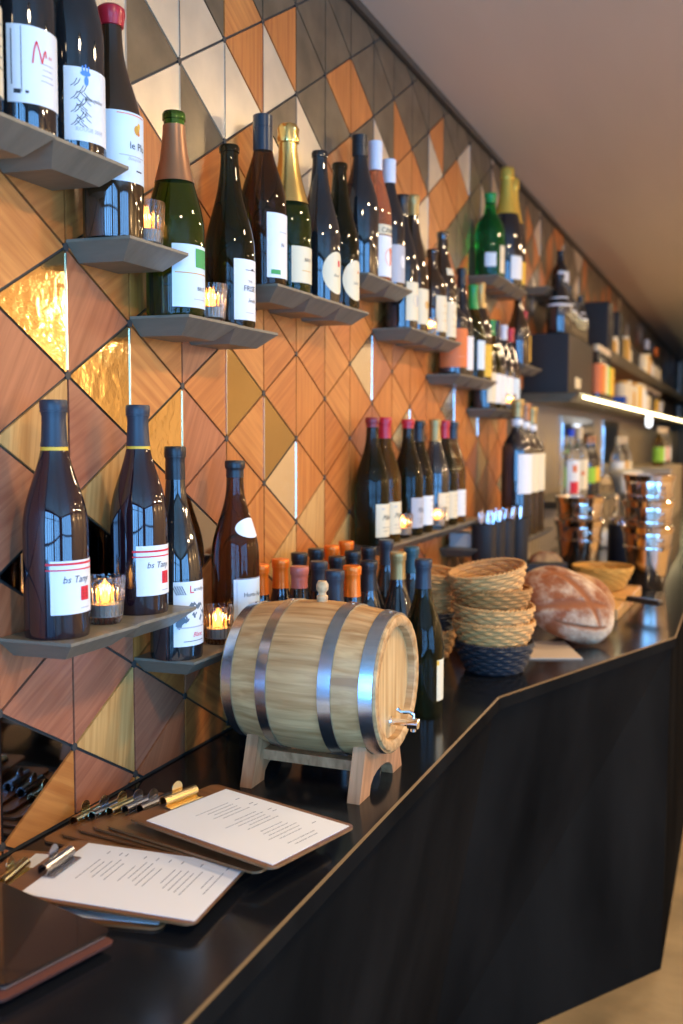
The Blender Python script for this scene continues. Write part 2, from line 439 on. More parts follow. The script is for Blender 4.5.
# ------------------------------------------------------------------ labels and bottles
def text_mesh(s, size, shear=0.):
    cu = bpy.data.curves.new('tmp', 'FONT'); cu.body = s; cu.size = size; cu.shear = shear; cu.align_x = 'CENTER'; cu.resolution_u = 2
    o = bpy.data.objects.new('tmp', cu); C.objects.link(o)
    dg = bpy.context.evaluated_depsgraph_get(); dg.update()
    me = bpy.data.meshes.new_from_object(o.evaluated_get(dg))
    vs = [v.co.copy() for v in me.vertices]; fs = [tuple(p.vertices) for p in me.polygons]
    bpy.data.objects.remove(o); bpy.data.curves.remove(cu); bpy.data.meshes.remove(me)
    return vs, fs
def label_obj(parent, r, z0, z1, col, marks=(), ha=50, rot=-9, name='label', shape='rect', rad=None):
    """paper label wrapped round the bottle, centred on the +x side. marks are (kind, material, u, v, ...)
       with u, v in metres from the label centre line and its lower edge"""
    bm = nb(); names = [col]; R = r + .0005
    a0, a1 = radians(rot - ha), radians(rot + ha); n = 18; H = z1 - z0
    hw = radians(ha) * R
    def w(u, v, lift=0):
        a = radians(rot) + (u - (.005 if lift else 0)) / R; rr = (rad(z0 + v) + .0005 if rad else R) + lift
        return (rr * cos(a), rr * sin(a), z0 + v)
    hw = radians(ha) * R
    if shape == 'rect':
        nv = 1 if rad is None else 4
        g = [[bm.verts.new(w(-hw + 2*hw*k/n, H*j/nv)) for k in range(n+1)] for j in range(nv+1)]
        for j in range(nv):
            for k in range(n): bm.faces.new((g[j][k], g[j][k+1], g[j+1][k+1], g[j+1][k]))
    else:
        ne = 28; cc = bm.verts.new(w(0, H/2)); rings = []
        for q in range(1, 8):
            f_ = q / 7
            rings.append([bm.verts.new(w(hw*f_*cos(2*pi*k/ne), H/2 + H/2*f_*sin(2*pi*k/ne))) for k in range(ne)])
        for k in range(ne):
            k2 = (k+1) % ne
            bm.faces.new((cc, rings[0][k], rings[0][k2]))
            for ra, rb in zip(rings, rings[1:]): bm.faces.new((ra[k], rb[k], rb[k2], ra[k2]))
    def mi(c):
        if c not in names: names.append(c)
        return names.index(c)
    for mk in marks:
        kind, c, u, v = mk[:4]; ix = mi(c)
        if kind == 'r':                          # rectangle w, h [, slant]
            ww, hh = mk[4:6]; sl = mk[6] if len(mk) > 6 else 0; q = max(1, int(ww / .006))
            for k in range(q):
                ua, ub = u - ww/2 + ww*k/q, u - ww/2 + ww*(k+1)/q
                f = bm.faces.new([bm.verts.new(w(x + sl*(y-v), y, .0004)) for x, y in ((ua, v), (ub, v), (ub, v+hh), (ua, v+hh))]); f.material_index = ix
        elif kind == 't':                        # text, size, shear
            vs, fs = text_mesh(mk[4], mk[5], mk[6] if len(mk) > 6 else 0)
            nv = [bm.verts.new(w(u + p.x, v + p.y, .0005)) for p in vs]
            for f in fs:
                try: bm.faces.new([nv[i] for i in f]).material_index = ix
                except ValueError: pass
        elif kind == 's':                        # pen stroke through points, width
            pts, wd = mk[4], mk[5]
            for (xa, ya), (xb, yb) in zip(pts, pts[1:]):
                d = Vector((xb-xa, yb-ya)); d.normalize(); nn = Vector((-d.y, d.x)) * wd / 2
                f = bm.faces.new([bm.verts.new(w(u+x, v+y, .0004)) for x, y in ((xa-nn.x, ya-nn.y), (xb-nn.x, yb-nn.y), (xb+nn.x, yb+nn.y), (xa+nn.x, ya+nn.y))]); f.material_index = ix
        elif kind == 'e':                        # ellipse w, h
            ww, hh = mk[4:6]
            f = bm.faces.new([bm.verts.new(w(u + ww/2*cos(2*pi*k/14), v + hh/2*sin(2*pi*k/14), .0004)) for k in range(14)]); f.material_index = ix
    return link(name, bm, [LAB[k] for k in names], parent, smooth='keep')

def prof(kind, H, r):
    """(radius, height) outline from foot to lip"""
    s = H / .30
    if kind == 'burg': P = [(0, .004), (r*.8, .001), (r*.97, 0), (r, .005), (r, .135), (r*.985, .150), (r*.90, .170), (r*.74, .192), (r*.56, .214), (r*.43, .234), (r*.375, .25), (r*.35, .27), (r*.345, .288)]
    elif kind == 'bord': P = [(0, .004), (r*.8, .001), (r*.97, 0), (r, .005), (r, .188), (r*.97, .198), (r*.82, .211), (r*.56, .222), (r*.43, .230), (r*.38, .240), (r*.36, .288)]
    elif kind == 'flute': P = [(0, .004), (r*.8, .001), (r*.97, 0), (r, .005), (r, .110), (r*.97, .130), (r*.86, .155), (r*.70, .180), (r*.54, .205), (r*.42, .228), (r*.36, .25), (r*.34, .288)]
    elif kind == 'champ': P = [(0, .006), (r*.75, .001), (r*.96, 0), (r, .006), (r, .125), (r*.985, .140), (r*.90, .160), (r*.76, .182), (r*.60, .206), (r*.47, .230), (r*.40, .252), (r*.355, .272), (r*.35, .288)]
    elif kind == 'beer': P = [(0, .004), (r*.8, .001), (r*.97, 0), (r, .005), (r, .165), (r*.95, .182), (r*.75, .202), (r*.55, .222), (r*.45, .245), (r*.41, .288)]
    elif kind == 'stub': P = [(0, .004), (r*.8, .001), (r*.97, 0), (r, .005), (r, .165), (r*.93, .187), (r*.70, .208), (r*.46, .226), (r*.36, .25), (r*.34, .288)]
    P = [(a, h * s) for a, h in P]
    nr = P[-1][0]
    P += [(nr*1.14, .2885*s), (nr*1.16, .296*s), (nr*1.02, .30*s), (nr*.7, .30*s), (0, .2985*s)]
    return P
def radius_at(P, z):
    for (r0, h0), (r1, h1) in zip(P[2:], P[3:]):
        if h0 <= z <= h1 and h1 > h0: return r0 + (r1-r0) * (z-h0) / (h1-h0)
    return P[-4][0]
BOT = {}
def bottle(x, y, z, H, label, kind='burg', glass='gk', capc='navy', capl=.055, r=.0413, lab=None, extra=(), group=None, seg=36, name='wine_bottle', captype='foil', cat='bottle', rz=0, wire=None):
    root = thing(name, label, cat, (x, y, z), rz, group)
    P = prof(kind, H, r)
    key = (kind, round(H, 4), r, glass, seg)
    if key in BOT:
        o = bpy.data.objects.new('bottle_body', BOT[key]); C.objects.link(o); o.parent = root
    else:
        bm = nb(); 
        # refine outline
        Q = [P[0]]
        for a, b in zip(P, P[1:]):
            Q.append(((a[0]+b[0])/2, (a[1]+b[1])/2)) if False else None
            Q.append(b)
        lathe(bm, smooth_prof(Q), seg)
        o = link('bottle_body', bm, M[glass], root, smooth=True); BOT[key] = o.data
    s = H / .30
    if capc:
        bm = nb(); nr = P[-6][0]; e = .0009
        if captype == 'foil':
            z0 = H - capl; N = 6; pr_ = []
            for k in range(N+1):
                zz = z0 + (.2885*s - z0) * k / N; pr_.append((radius_at(P, zz) + e, zz))
            pr_ += [(nr*1.14+e, .289*s), (nr*1.17+e, .292*s), (nr*1.17+e, H-.001), (nr*1.08+e, H+.0012), (0, H+.0012)]
            pr_ = [(pr_[0][0]-.002, pr_[0][1])] + pr_
        elif captype == 'collar':
            pr_ = []; z0 = H - capl
            for k in range(9):
                zz = z0 + (H - .020 - z0) * k / 8; pr_.append((radius_at(P, zz) + e*1.5, zz))
            pr_ = [(pr_[0][0]-.002, pr_[0][1])] + pr_ + [(pr_[-1][0]-.002, pr_[-1][1])]
        elif captype == 'screw':
            rc = nr*1.16+.001; pr_ = [(nr*.9, H-capl), (rc, H-capl), (rc, H-.022), (rc*.97, H-.0215), (rc, H-.021), (rc, H), (rc*.9, H+.0012), (0, H+.0012)]
        elif captype == 'wax':
            rc = nr*1.17+.001; pr_ = [(nr*.9, H-capl), (rc*.96, H-capl+.001), (rc, H-capl+.006), (rc*1.04, H-.014), (rc*1.1, H-.010), (rc*1.06, H-.002), (rc*.8, H+.0018), (0, H+.002)]
        elif captype == 'crumple':
            z0 = H - capl; N = 10; pr_ = []
            for k in range(N+1):
                zz = z0 + (.278*s - z0) * k / N; pr_.append((radius_at(P, zz) + .0014, zz))
            pr_ += [(nr*1.25+e, .279*s), (nr*1.32+e, .287*s), (nr*1.2+e, .293*s), (nr*1.28+e, H+.004), (nr*1.1, H+.012), (nr*.6, H+.015), (0, H+.015)]
            pr_ = [(pr_[0][0]-.002, pr_[0][1])] + pr_
        fl = None
        if captype == 'crumple': fl = lambda k, h: (.0009 * sin(k*5.1 + h*400) if h > .262*s else 0)
        lathe(bm, pr_, seg, 0, flute=fl)
        c = link('capsule', bm, CAP[capc], root, smooth=True)
        if captype == 'foil' and capl > .04 and seg > 30:
            bm = nb(); zz = .2885*s
            lathe(bm, [(nr*1.02, zz-.003), (nr*1.24, zz-.0025), (nr*1.24, zz-.0012), (nr*1.02, zz-.0008)], seg)
            link('capsule_ring', bm, CAP[capc], c, smooth=True)
    if lab: label_obj(root, r, *lab[:3], **lab[3]) if len(lab) > 3 else label_obj(root, r, *lab[:3])
    for ex in extra:
        nm, z0, z1, col, kw = ex
        label_obj(root, r, z0, z1, col, name=nm, rad=(lambda q: radius_at(P, q)), **kw)
    return root
def smooth_prof(P):
    """rounder shoulders: one Chaikin pass over the sloping middle of the outline"""
    out = P[:4]; mid = P[4:-5]
    res = [mid[0]]
    for a, b in zip(mid, mid[1:]):
        res.append((a[0]*.72+b[0]*.28, a[1]*.72+b[1]*.28)); res.append((a[0]*.28+b[0]*.72, a[1]*.28+b[1]*.72))
    res.append(mid[-1])
    return out + res + P[-5:]
def lines(c, us, v0, n, dv, w, h=.0012):
    return [('r', c, us, v0 + k*dv, w * (1 - .25*((k*37) % 3)/2), h) for k in range(n)]

X = .055
S = lambda r: row(r + .12)
# ---- top-left shelf
bottle(X, .903, S(3), .318, 'dark bottle cut by the left picture edge on the top left shelf', 'burg', 'gk', 'black', lab=(.02, .118, 'cream', dict(marks=lines('ink', .022, .03, 5, .012, .02))), group='bottles on the top left shelf')
bottle(X, .998, S(3), .32, 'dark bottle on the top left shelf, white label with a red scrawled M', 'burg', 'gk', 'black', r=.0422,
       lab=(.030, .118, 'white', dict(ha=62, marks=[('s', 'red', -.004, .058, [(-.008, -.012), (-.006, .004), (-.003, .014), (.001, .002), (.004, -.010), (.007, .002), (.009, .006), (.010, -.002)], .0018),
            ('t', 'red', .012, .056, 'as', .007, .3), ('r', 'dark', -.030, .010, .008, .005), ('r', 'ink', -.019, .011, .004, .003), ('r', 'ink', -.036, .02, .0012, .062), ('r', 'ink', -.025, .012, .0008, .074)] + lines('grey', .008, .028, 4, .0065, .02))))
bottle(X, 1.097, S(3), .319, 'dark bottle on the top left shelf, label with blue emblem and leaf drawings', 'burg', 'gk', 'black',
       lab=(.014, .104, 'white', dict(ha=58, marks=[('e', 'blue', -.010, .083, .014, .007), ('r', 'blue', -.014, .085, .002, .007), ('r', 'blue', -.010, .085, .002, .009), ('r', 'blue', -.006, .085, .002, .007), ('e', 'blue', -.009, .074, .006, .012), ('t', 'ink', .002, .050, 'Beaujolais', .007, .3), ('t', 'grey', -.004, .012, 'ROUGE 2018', .007)]
            + [('s', 'ink', -.024 + .004*(k % 4), .022 + .008*(k // 2), [(-.005, -.004), (0, 0), (.003, .006)], .0009) for k in range(14)] + [('s', 'ink', -.018 + .005*(k % 3), .020 + .007*(k // 2), [(.005, -.003), (0, 0), (-.004, .004)], .0009) for k in range(12)])))
# ---- red wax bottle
bottle(X, 1.185, S(2), .311, 'brown bottle with red wax top and tall pale label beside a candle', 'burg', 'gb', 'red', .026, captype='wax',
       lab=(.073, .165, 'pale', dict(ha=58, marks=[('r', 'yellow', -.0405, 0, .002, .101), ('t', 'ink', .010, .044, 'le Plu', .014), ('e', 'gold', .008, .070, .011, .013), ('e', 'yellow', .012, .076, .006, .009), ('e', 'orange', .011, .066, .006, .006), ('r', 'grey', .002, .034, .045, .0012), ('t', 'grey', .004, .029, 'Beaujolais', .006, .4), ('r', 'pink', .001, .088, .048, .0016), ('r', 'ink', .012, .015, .012, .002)])))
# ---- green champagne shelf
bottle(X, 1.345, S(1), .307, 'green sparkling bottle with bronze foil collar and open green glass lip', 'champ', 'gg', 'bronze', .105, r=.0445, captype='collar',
       lab=(.012, .105, 'pale', dict(ha=56, marks=[('r', 'green', .014, .060, .030, .028), ('r', 'gold', 0, .050, .07, .0015), ('t', 'ink', .012, .026, 'BRUT', .008), ('r', 'grey', .01, .012, .03, .0012)])))
bottle(X, 1.520, S(1), .304, 'dark bare-lipped bottle, white label lettered FRIS, beside a small glass candle', 'champ', 'gd', None, r=.0425,
       lab=(.012, .112, 'white', dict(ha=44, marks=[('t', 'ink', .004, .062, 'THE', .006), ('t', 'ink', .004, .048, 'FRISE', .013), ('t', 'ink', .008, .030, 'Smith', .009, .4), ('r', 'ink', .006, .082, .026, .001), ('e', 'ink', .010, .084, .008, .003), ('r', 'grey', .004, .012, .022, .001)])))
# ---- gold champagne shelf
bottle(X, 1.646, S(2), .301, 'dark bottle with slate blue screw cap, left of the gold-foil bottle', 'burg', 'ga', 'slate', .062, captype='screw', r=.0425,
       lab=(.012, .125, 'white', dict(ha=46, marks=[('r', 'green', -.012, .006, .020, .008), ('t', 'ink', .004, .055, 'N', .010), ('r', 'grey', .006, .08, .02, .0012)])))
bottle(X, 1.752, S(2), .303, 'green sparkling bottle with long gold foil and cream label', 'champ', 'gg', 'gold', .135, captype='crumple', r=.044,
       lab=(.018, .085, 'cream', dict(ha=48, marks=[('t', 'ink', .006, .04, 'BRUT', .009), ('r', 'gold', .004, .022, .03, .0012)])))
bottle(X, 1.902, S(2), .305, 'black bottle with rounded cream label and red mark, third on the gold-foil shelf', 'champ', 'gk', None, r=.0425, lab=(.018, .102, 'cream', dict(ha=50, shape='oval', marks=[('r', 'red', .010, .055, .008, .012), ('t', 'ink', .002, .034, 'Brett', .008, .4)])))
bottle(X, 2.009, S(2), .308, 'black bottle with rounded cream label, right end of the gold-foil shelf', 'champ', 'gd', None, r=.0425, lab=(.018, .102, 'cream', dict(ha=50, shape='oval', marks=[('e', 'orange', .010, .06, .006, .006), ('t', 'ink', .002, .034, 'Loire', .008, .4)])))
# ---- rose shelf
bottle(X, 2.129, S(3), .310, 'tall black bottle left of the rose wine bottle', 'burg', 'gk', 'black', .045, captype='screw', r=.0425)
bottle(X, 2.228, S(3), .323, 'rose wine bottle with white screw cap and black-banded label', 'burg', 'gp', 'white', .065, captype='screw', r=.0385,
       lab=(.012, .105, 'white', dict(ha=52, marks=[('e', 'pink', .004, .045, .03, .04), ('e', 'orange', .010, .06, .015, .015)])), extra=[('neck_label', .108, .130, 'cream', dict(ha=52, marks=[('t', 'dark', .002, .004, 'CAND', .016)]))])
bottle(X, 2.322, S(3), .305, 'dark bottle with white screw cap right of the rose wine', 'burg', 'gk', 'white', .055, captype='screw', r=.040, lab=(.012, .100, 'grey', dict(ha=50, marks=[('e', 'white', .004, .05, .02, .03)])))
# ---- middle shelf (8..11)
bottle(X, 2.424, S(2), .332, 'tall dark bottle at the left of the stubby-bottle shelf with patterned label', 'burg', 'gk', 'black', .05, lab=(.02, .115, 'cream', dict(ha=46, marks=[('e', 'grey', .006, .05, .03, .03)])))
bottle(X, 2.512, S(2), .350, 'tallest brown bottle on the stubby-bottle shelf, cream label', 'flute', 'gb', 'tan', .05, lab=(.02, .11, 'cream', dict(ha=46, marks=[('e', 'gold', .006, .05, .02, .02)])))
bottle(X, 2.688, S(2), .243, 'stubby dark bottle with plain cream label on the middle shelf', 'stub', 'gb', 'gbn', .02, r=.040, lab=(.018, .115, 'cream', dict(ha=48, marks=lines('gold', .004, .03, 3, .02, .03))))
bottle(X, 2.783, S(2), .308, 'dark bottle with a slanted white neck tag and cream label', 'burg', 'gb', 'gbn', .04, r=.041, lab=(.012, .11, 'cream', dict(ha=48, marks=lines('gold', .004, .03, 3, .02, .03))), extra=[('neck_label', .185, .205, 'cream', dict(ha=40))])
# ---- orange label shelf (11..14)
bottle(X, 2.900, S(1), .255, 'squat bottle with a wide orange label at the left of its shelf', 'bord', 'gk', 'black', .04, r=.043, lab=(.022, .135, 'orange', dict(ha=95, rot=-40, marks=[('r', 'pink', .01, .03, .03, .002)])))
bottle(X, 2.990, S(1), .326, 'slim dark bottle right of the orange-label bottle, white label', 'flute', 'gk', 'black', .05, r=.038, lab=(.02, .12, 'white', dict(ha=46)))
bottle(X, 3.125, S(1), .295, 'green capped clear-green bottle on the orange-label shelf', 'burg', 'go', 'green', .075, r=.040, lab=(.17, .20, 'white', dict(ha=60)) if False else (.03, .12, 'pale', dict(ha=40)))
bottle(X, 3.222, S(1), .314, 'bottle with cream cap and yellow label at the shelf end', 'burg', 'gb', 'tan', .08, r=.040, lab=(.012, .115, 'yellow', dict(ha=60, marks=lines('ink', .006, .03, 4, .018, .03))))
# ---- lowest middle shelf (14..17)
for k, (yy, hh, g, cc, lc, txt) in enumerate([
        (3.318, .291, 'gk', 'tan', 'cream', 'dark bottle with cream cap first on the candle shelf'),
        (3.400, .303, 'go', 'green', 'white', 'olive bottle second on the candle shelf, green cap'),
        (3.478, .310, 'gk', 'black', 'white', 'dark bottle third on the candle shelf, in the middle'),
        (3.590, .304, 'gk', 'white', 'white', 'white-capped bottle on the candle shelf'),
        (3.700, .305, 'gr', 'red', 'pale', 'red-capped bottle on the candle shelf')]):
    bottle(X-.008, yy, S(0), hh, txt, 'burg', g, cc, .05, r=.039, lab=(.02, .12, lc, dict(ha=50)), seg=24)
# ---- short far shelf (17..19)
bottle(X, 3.800, S(2), .265, 'wide dark brown bottle on the short far shelf', 'champ', 'gb', 'gbn', .03, r=.045, seg=24)
bottle(X, 3.905, S(2), .215, 'small bottle with tall yellow label against the black box', 'beer', 'gb', 'red', .03, r=.028, seg=24, lab=(.02, .12, 'yellow', dict(ha=60)))
# ---- green bottle shelf near the ceiling
bottle(X, 3.338, S(5), .274, 'bright green bottle on the shelf near the ceiling', 'stub', 'gbr', 'green', .03, r=.049, lab=(.01, .10, 'cream', dict(ha=40, rot=8)), extra=[('back_label', .03, .075, 'white', dict(ha=22, rot=-72))], seg=28)
bottle(X+.005, 3.560, S(5), .40, 'larger gold-necked sparkling bottle near the ceiling, white label', 'champ', 'gk', 'gold2', .15, captype='crumple', r=.056, lab=(.02, .10, 'white', dict(ha=50)), seg=28)
bottle(X, 3.675, S(5), .39, 'gold-necked sparkling bottle at the end of its ceiling shelf, yellow label', 'champ', 'gk', 'gold2', .15, captype='crumple', r=.050, lab=(.02, .10, 'yellow', dict(ha=50)), seg=28)
bottle(X-.008, 4.730, S(6), .235, 'dark bottle with two white labels alone on the far ceiling shelf', 'stub', 'gk', 'black', .05, r=.040, lab=(.02, .075, 'white', dict(ha=75, rot=-20)), extra=[('upper_label', .085, .140, 'white', dict(ha=75, rot=-20))], seg=28)

# ---- lower left shelves
def stripe_marks():
    return [('r', 'red', 0, .0625, .080, .0028), ('r', 'red', 0, .0555, .080, .0018), ('t', 'ink', .0, .040, 'bs Tany', .0125, .25),
            ('r', 'red', .014, .016, .016, .018), ('r', 'dark', .014, .020, .010, .0012), ('r', 'dark', .014, .024, .008, .0012), ('r', 'dark', .014, .028, .010, .0012), ('r', 'grey', .014, .006, .016, .0012)]
bottle(.055, 1.048, S(-4), .301, 'dark red wine bottle with red-striped label, left of the fluted candle', 'burg', 'gr', 'navy', .058, lab=(.032, .100, 'white', dict(ha=54, marks=stripe_marks())), extra=[('collar_band', .238, .2425, 'yellow', dict(ha=180))], group='bottles on the lower left shelves', seg=48)
bottle(.055, 1.238, S(-4), .300, 'dark red wine bottle with red-striped label, right of the fluted candle', 'burg', 'gr', 'navy', .058, lab=(.028, .100, 'white', dict(ha=54, marks=stripe_marks())), extra=[('collar_band', .238, .2425, 'yellow', dict(ha=180))], group='bottles on the lower left shelves', seg=48)
bottle(.055, 1.339, S(-5), .327, 'slender dark bottle with a mountain picture label behind the lower shelf end', 'flute', 'gk', 'black', .05, r=.041,
       lab=(.022, .122, 'white', dict(ha=56, marks=[('r', 'ink', -.030 + .0035*k, .080, .0016, .014, -.5) for k in range(5)] + [('t', 'red', -.006, .082, 'L', .017), ('t', 'ink', .010, .085, 'arredya', .008)]
            + [('s', 'mount', 0, .046, [(-.030, -.012), (-.022, 0), (-.012, .010), (-.004, .020), (.004, .012), (.012, .018), (.022, .004), (.030, -.006)], .007), ('s', 'mount', 0, .038, [(-.030, -.008), (-.016, .004), (0, .010), (.014, .004), (.028, -.004)], .009), ('r', 'grey', 0, .028, .062, .002)]
            + [('t', 'red', .006, .014, 'Blanc', .010, .4), ('r', 'ink', .0, .007, .04, .001)])), seg=48)
bottle(.055, 1.534, S(-5), .301, 'brown bottle with oval neck label and large pale label behind the barrel', 'burg', 'ga', 'black', .028, r=.0415, captype='foil',
       lab=(.020, .100, 'pale', dict(ha=54, rot=-12, marks=[('t', 'ink', .004, .050, 'Hurts-Sau', .0105), ('t', 'grey', .006, .037, 'Savennieres', .006), ('r', 'grey', 0, .014, .03, .001), ('r', 'grey', 0, .081, .058, .0008), ('r', 'grey', 0, .002, .058, .0008), ('r', 'grey', -.029, .002, .0008, .08)])),
       extra=[('neck_label', .170, .204, 'white', dict(ha=56, rot=-6, shape='oval'))], seg=48)
# ---- row of seven on the long lower shelf
row7 = [(2.226, .300, 'gd', 'redd', .022, 'cream', 'Meile', 'first bottle of the long lower shelf row, dark, script label'),
        (2.313, .302, 'go', 'red', .050, 'cream', 'Meile', 'olive bottle with long bright red capsule, second in the lower row'),
        (2.494, .300, 'gd', 'red', .022, 'grey', 'Macy', 'dark bottle with grey label and short red cap in the lower row'),
        (2.585, .298, 'gd', 'black', .055, 'white', '', 'bottle with black capsule right of the grey-label bottle'),
        (2.738, .304, 'gk', 'tan', .060, 'cream', '', 'bottle with gold-tan capsule behind the second candle of the lower row'),
        (2.830, .302, 'gd', 'red', .050, 'cream', '', 'red-capped bottle second from the right of the lower row'),
        (2.922, .300, 'go', 'slate', .050, 'white', '', 'olive bottle with slate capsule ending the lower row')]
for yy, hh, g, cc, cl, lc, tx, lb in row7:
    bottle(.052, yy, S(-4), hh, lb, 'burg', g, cc, cl, r=.0413, lab=(.020, .098, lc, dict(ha=48, marks=([('t', 'ink', .006, .040, tx, .018, .4), ('r', 'ink', .002, .022, .03, .001), ('r', 'ink', .002, .014, .024, .001), ('r', 'grey', -.01, .065, .01, .003)] if tx else lines('ink', .008, .02, 4, .015, .022)))), group='bottles in the long lower shelf row')

# ---- cluster of bottles standing on the counter behind the barrel
clus = [(0.0425, 1.655, .3055, 'orange', 'leftmost orange-foil bottle of the crowd behind the barrel'),
        (0.0425, 1.742, .3055, 'orange', 'second orange-foil bottle from the left behind the barrel'),
        (0.0425, 1.830, .308, 'black', 'black-capped bottle directly behind the pink-capped one'),
        (0.1255, 1.648, .3065, 'rose', 'dusty pink capped bottle behind the barrel, between orange and black caps'),
        (0.0425, 1.915, .308, 'black', 'black-capped bottle at the wall, right of the cap pair above the pink cap'),
        (0.1255, 1.738, .3055, 'navy', 'dark blue-black capped bottle behind the bung, second row'),
        (0.0425, 2.000, .3055, 'orange', 'orange-foil bottle at the wall, left of the rearmost orange one'),
        (0.0425, 2.086, .307, 'orange', 'rearmost orange-foil bottle against the wall'),
        (0.1255, 1.828, .305, 'black', 'black-capped bottle in the middle of the crowd behind the barrel'),
        (0.1255, 1.915, .3065, 'black', 'black-capped bottle just behind the front orange foil'),
        (0.2105, 1.612, .3085, 'navy', 'navy-capped bottle closest behind the cork bung'),
        (0.2105, 1.695, .3065, 'orange', 'front orange-foil bottle right of the cork bung'),
        (0.1255, 2.008, .3055, 'black', 'black-capped bottle left of the tallest navy one'),
        (0.1255, 2.122, .310, 'navy', 'tallest navy-capped bottle near the long shelf'),
        (0.2105, 1.782, .3055, 'black', 'black-capped bottle in front of the tall navy one'),
        (0.2105, 1.955, .304, 'gold', 'bottle with matt gold capsule right of the black caps'),
        (0.2105, 2.045, .306, 'teal', 'teal-black capped bottle partly behind the gold one'),
        (0.3000, 1.845, .306, 'navy', 'full dark bottle standing alone right of the barrel')]
for k, (x, y, h, cc, lb) in enumerate(clus):
    last = k == len(clus) - 1
    if cc == 'gold': cc = 'tan'
    bottle(x, y, CT, h, lb, 'burg', 'gd' if last else 'gk', cc, .055 if cc != 'rose' else .038, r=.0405, group='bottles crowded behind the barrel', seg=40,
           lab=(.035, .115, 'cream', dict(ha=50, rot=20, marks=[('r', 'yellow', -.028, .07, .006, .009)])) if last else None)

# ------------------------------------------------------------------ candles in glass cups
def candle(x, y, z, label, s=1., amber=True, group='candles on the wall shelves'):
    root = thing('candle_glass', label, 'candle', (x, y, z), 0, group)
    bm = nb(); n = 96
    def fl(k, h): return .0013 * s * cos(2*pi*k/4.8) if h > .006*s else 0
    outer = [(0, 0), (.021*s, 0), (.023*s, .002*s), (.0245*s, .010*s), (.027*s, .04*s), (.0285*s, .063*s), (.0288*s, .068*s)]
    inner = [(.0262*s, .0681*s), (.0245*s, .05*s), (.0215*s, .012*s), (0, .009*s)]
    lathe(bm, outer + inner, n, 0, flute=lambda k, h: fl(k, h) if h < .068*s else 0)
    link('glass_cup', bm, M['cup'], root, smooth=True)
    bm = nb(); lathe(bm, [(0, .0105*s), (.0195*s, .0105*s), (.0205*s, .028*s), (.018*s, .0285*s), (0, .027*s)], 24)
    wx = link('wax', bm, M['wax'], root, smooth=True)
    bm = nb(); tube(bm, [(0, 0, .027*s), (.0005, 0, .034*s)], .0007, 6); link('wick', bm, M['ink'], wx)
    bm = nb(); lathe(bm, [(0, .030*s), (.006*s, .032*s), (.0085*s, .039*s), (.007*s, .049*s), (.003*s, .058*s), (0, .064*s)], 12)
    link('flame', bm, M['flame'], wx, smooth=True)
    L = bpy.data.lights.new('candle_light', 'POINT'); L.energy = .25; L.color = (1, .5, .15); L.shadow_soft_size = .009
    lo = bpy.data.objects.new('candle_light', L); C.objects.link(lo); lo.location = (0, 0, .046*s); lo.parent = root
    return root
candle(.062, 1.142, S(-4), 'fluted glass candle between the two red-striped-label bottles', .95)
candle(.066, 1.452, S(-5), 'fluted glass candle beside the barrel left end', .92)
candle(.060, 1.256, S(2), 'lit glass candle beside the red wax topped bottle', .98)
candle(.066, 1.434, S(1), 'lit glass candle left of the FRIS bottle', .92)
candle(.070, 2.402, S(-4), 'lit candle between the red-capped and grey-label bottles', .9)
candle(.080, 2.672, S(-4), 'lit candle in front of the gold-tan capped bottle', .9)
candle(.074, 2.605, S(2), 'small lit candle left of the stubby bottle', .7)
candle(.085, 3.535, S(0), 'small lit candle on the lowest middle shelf', .85)

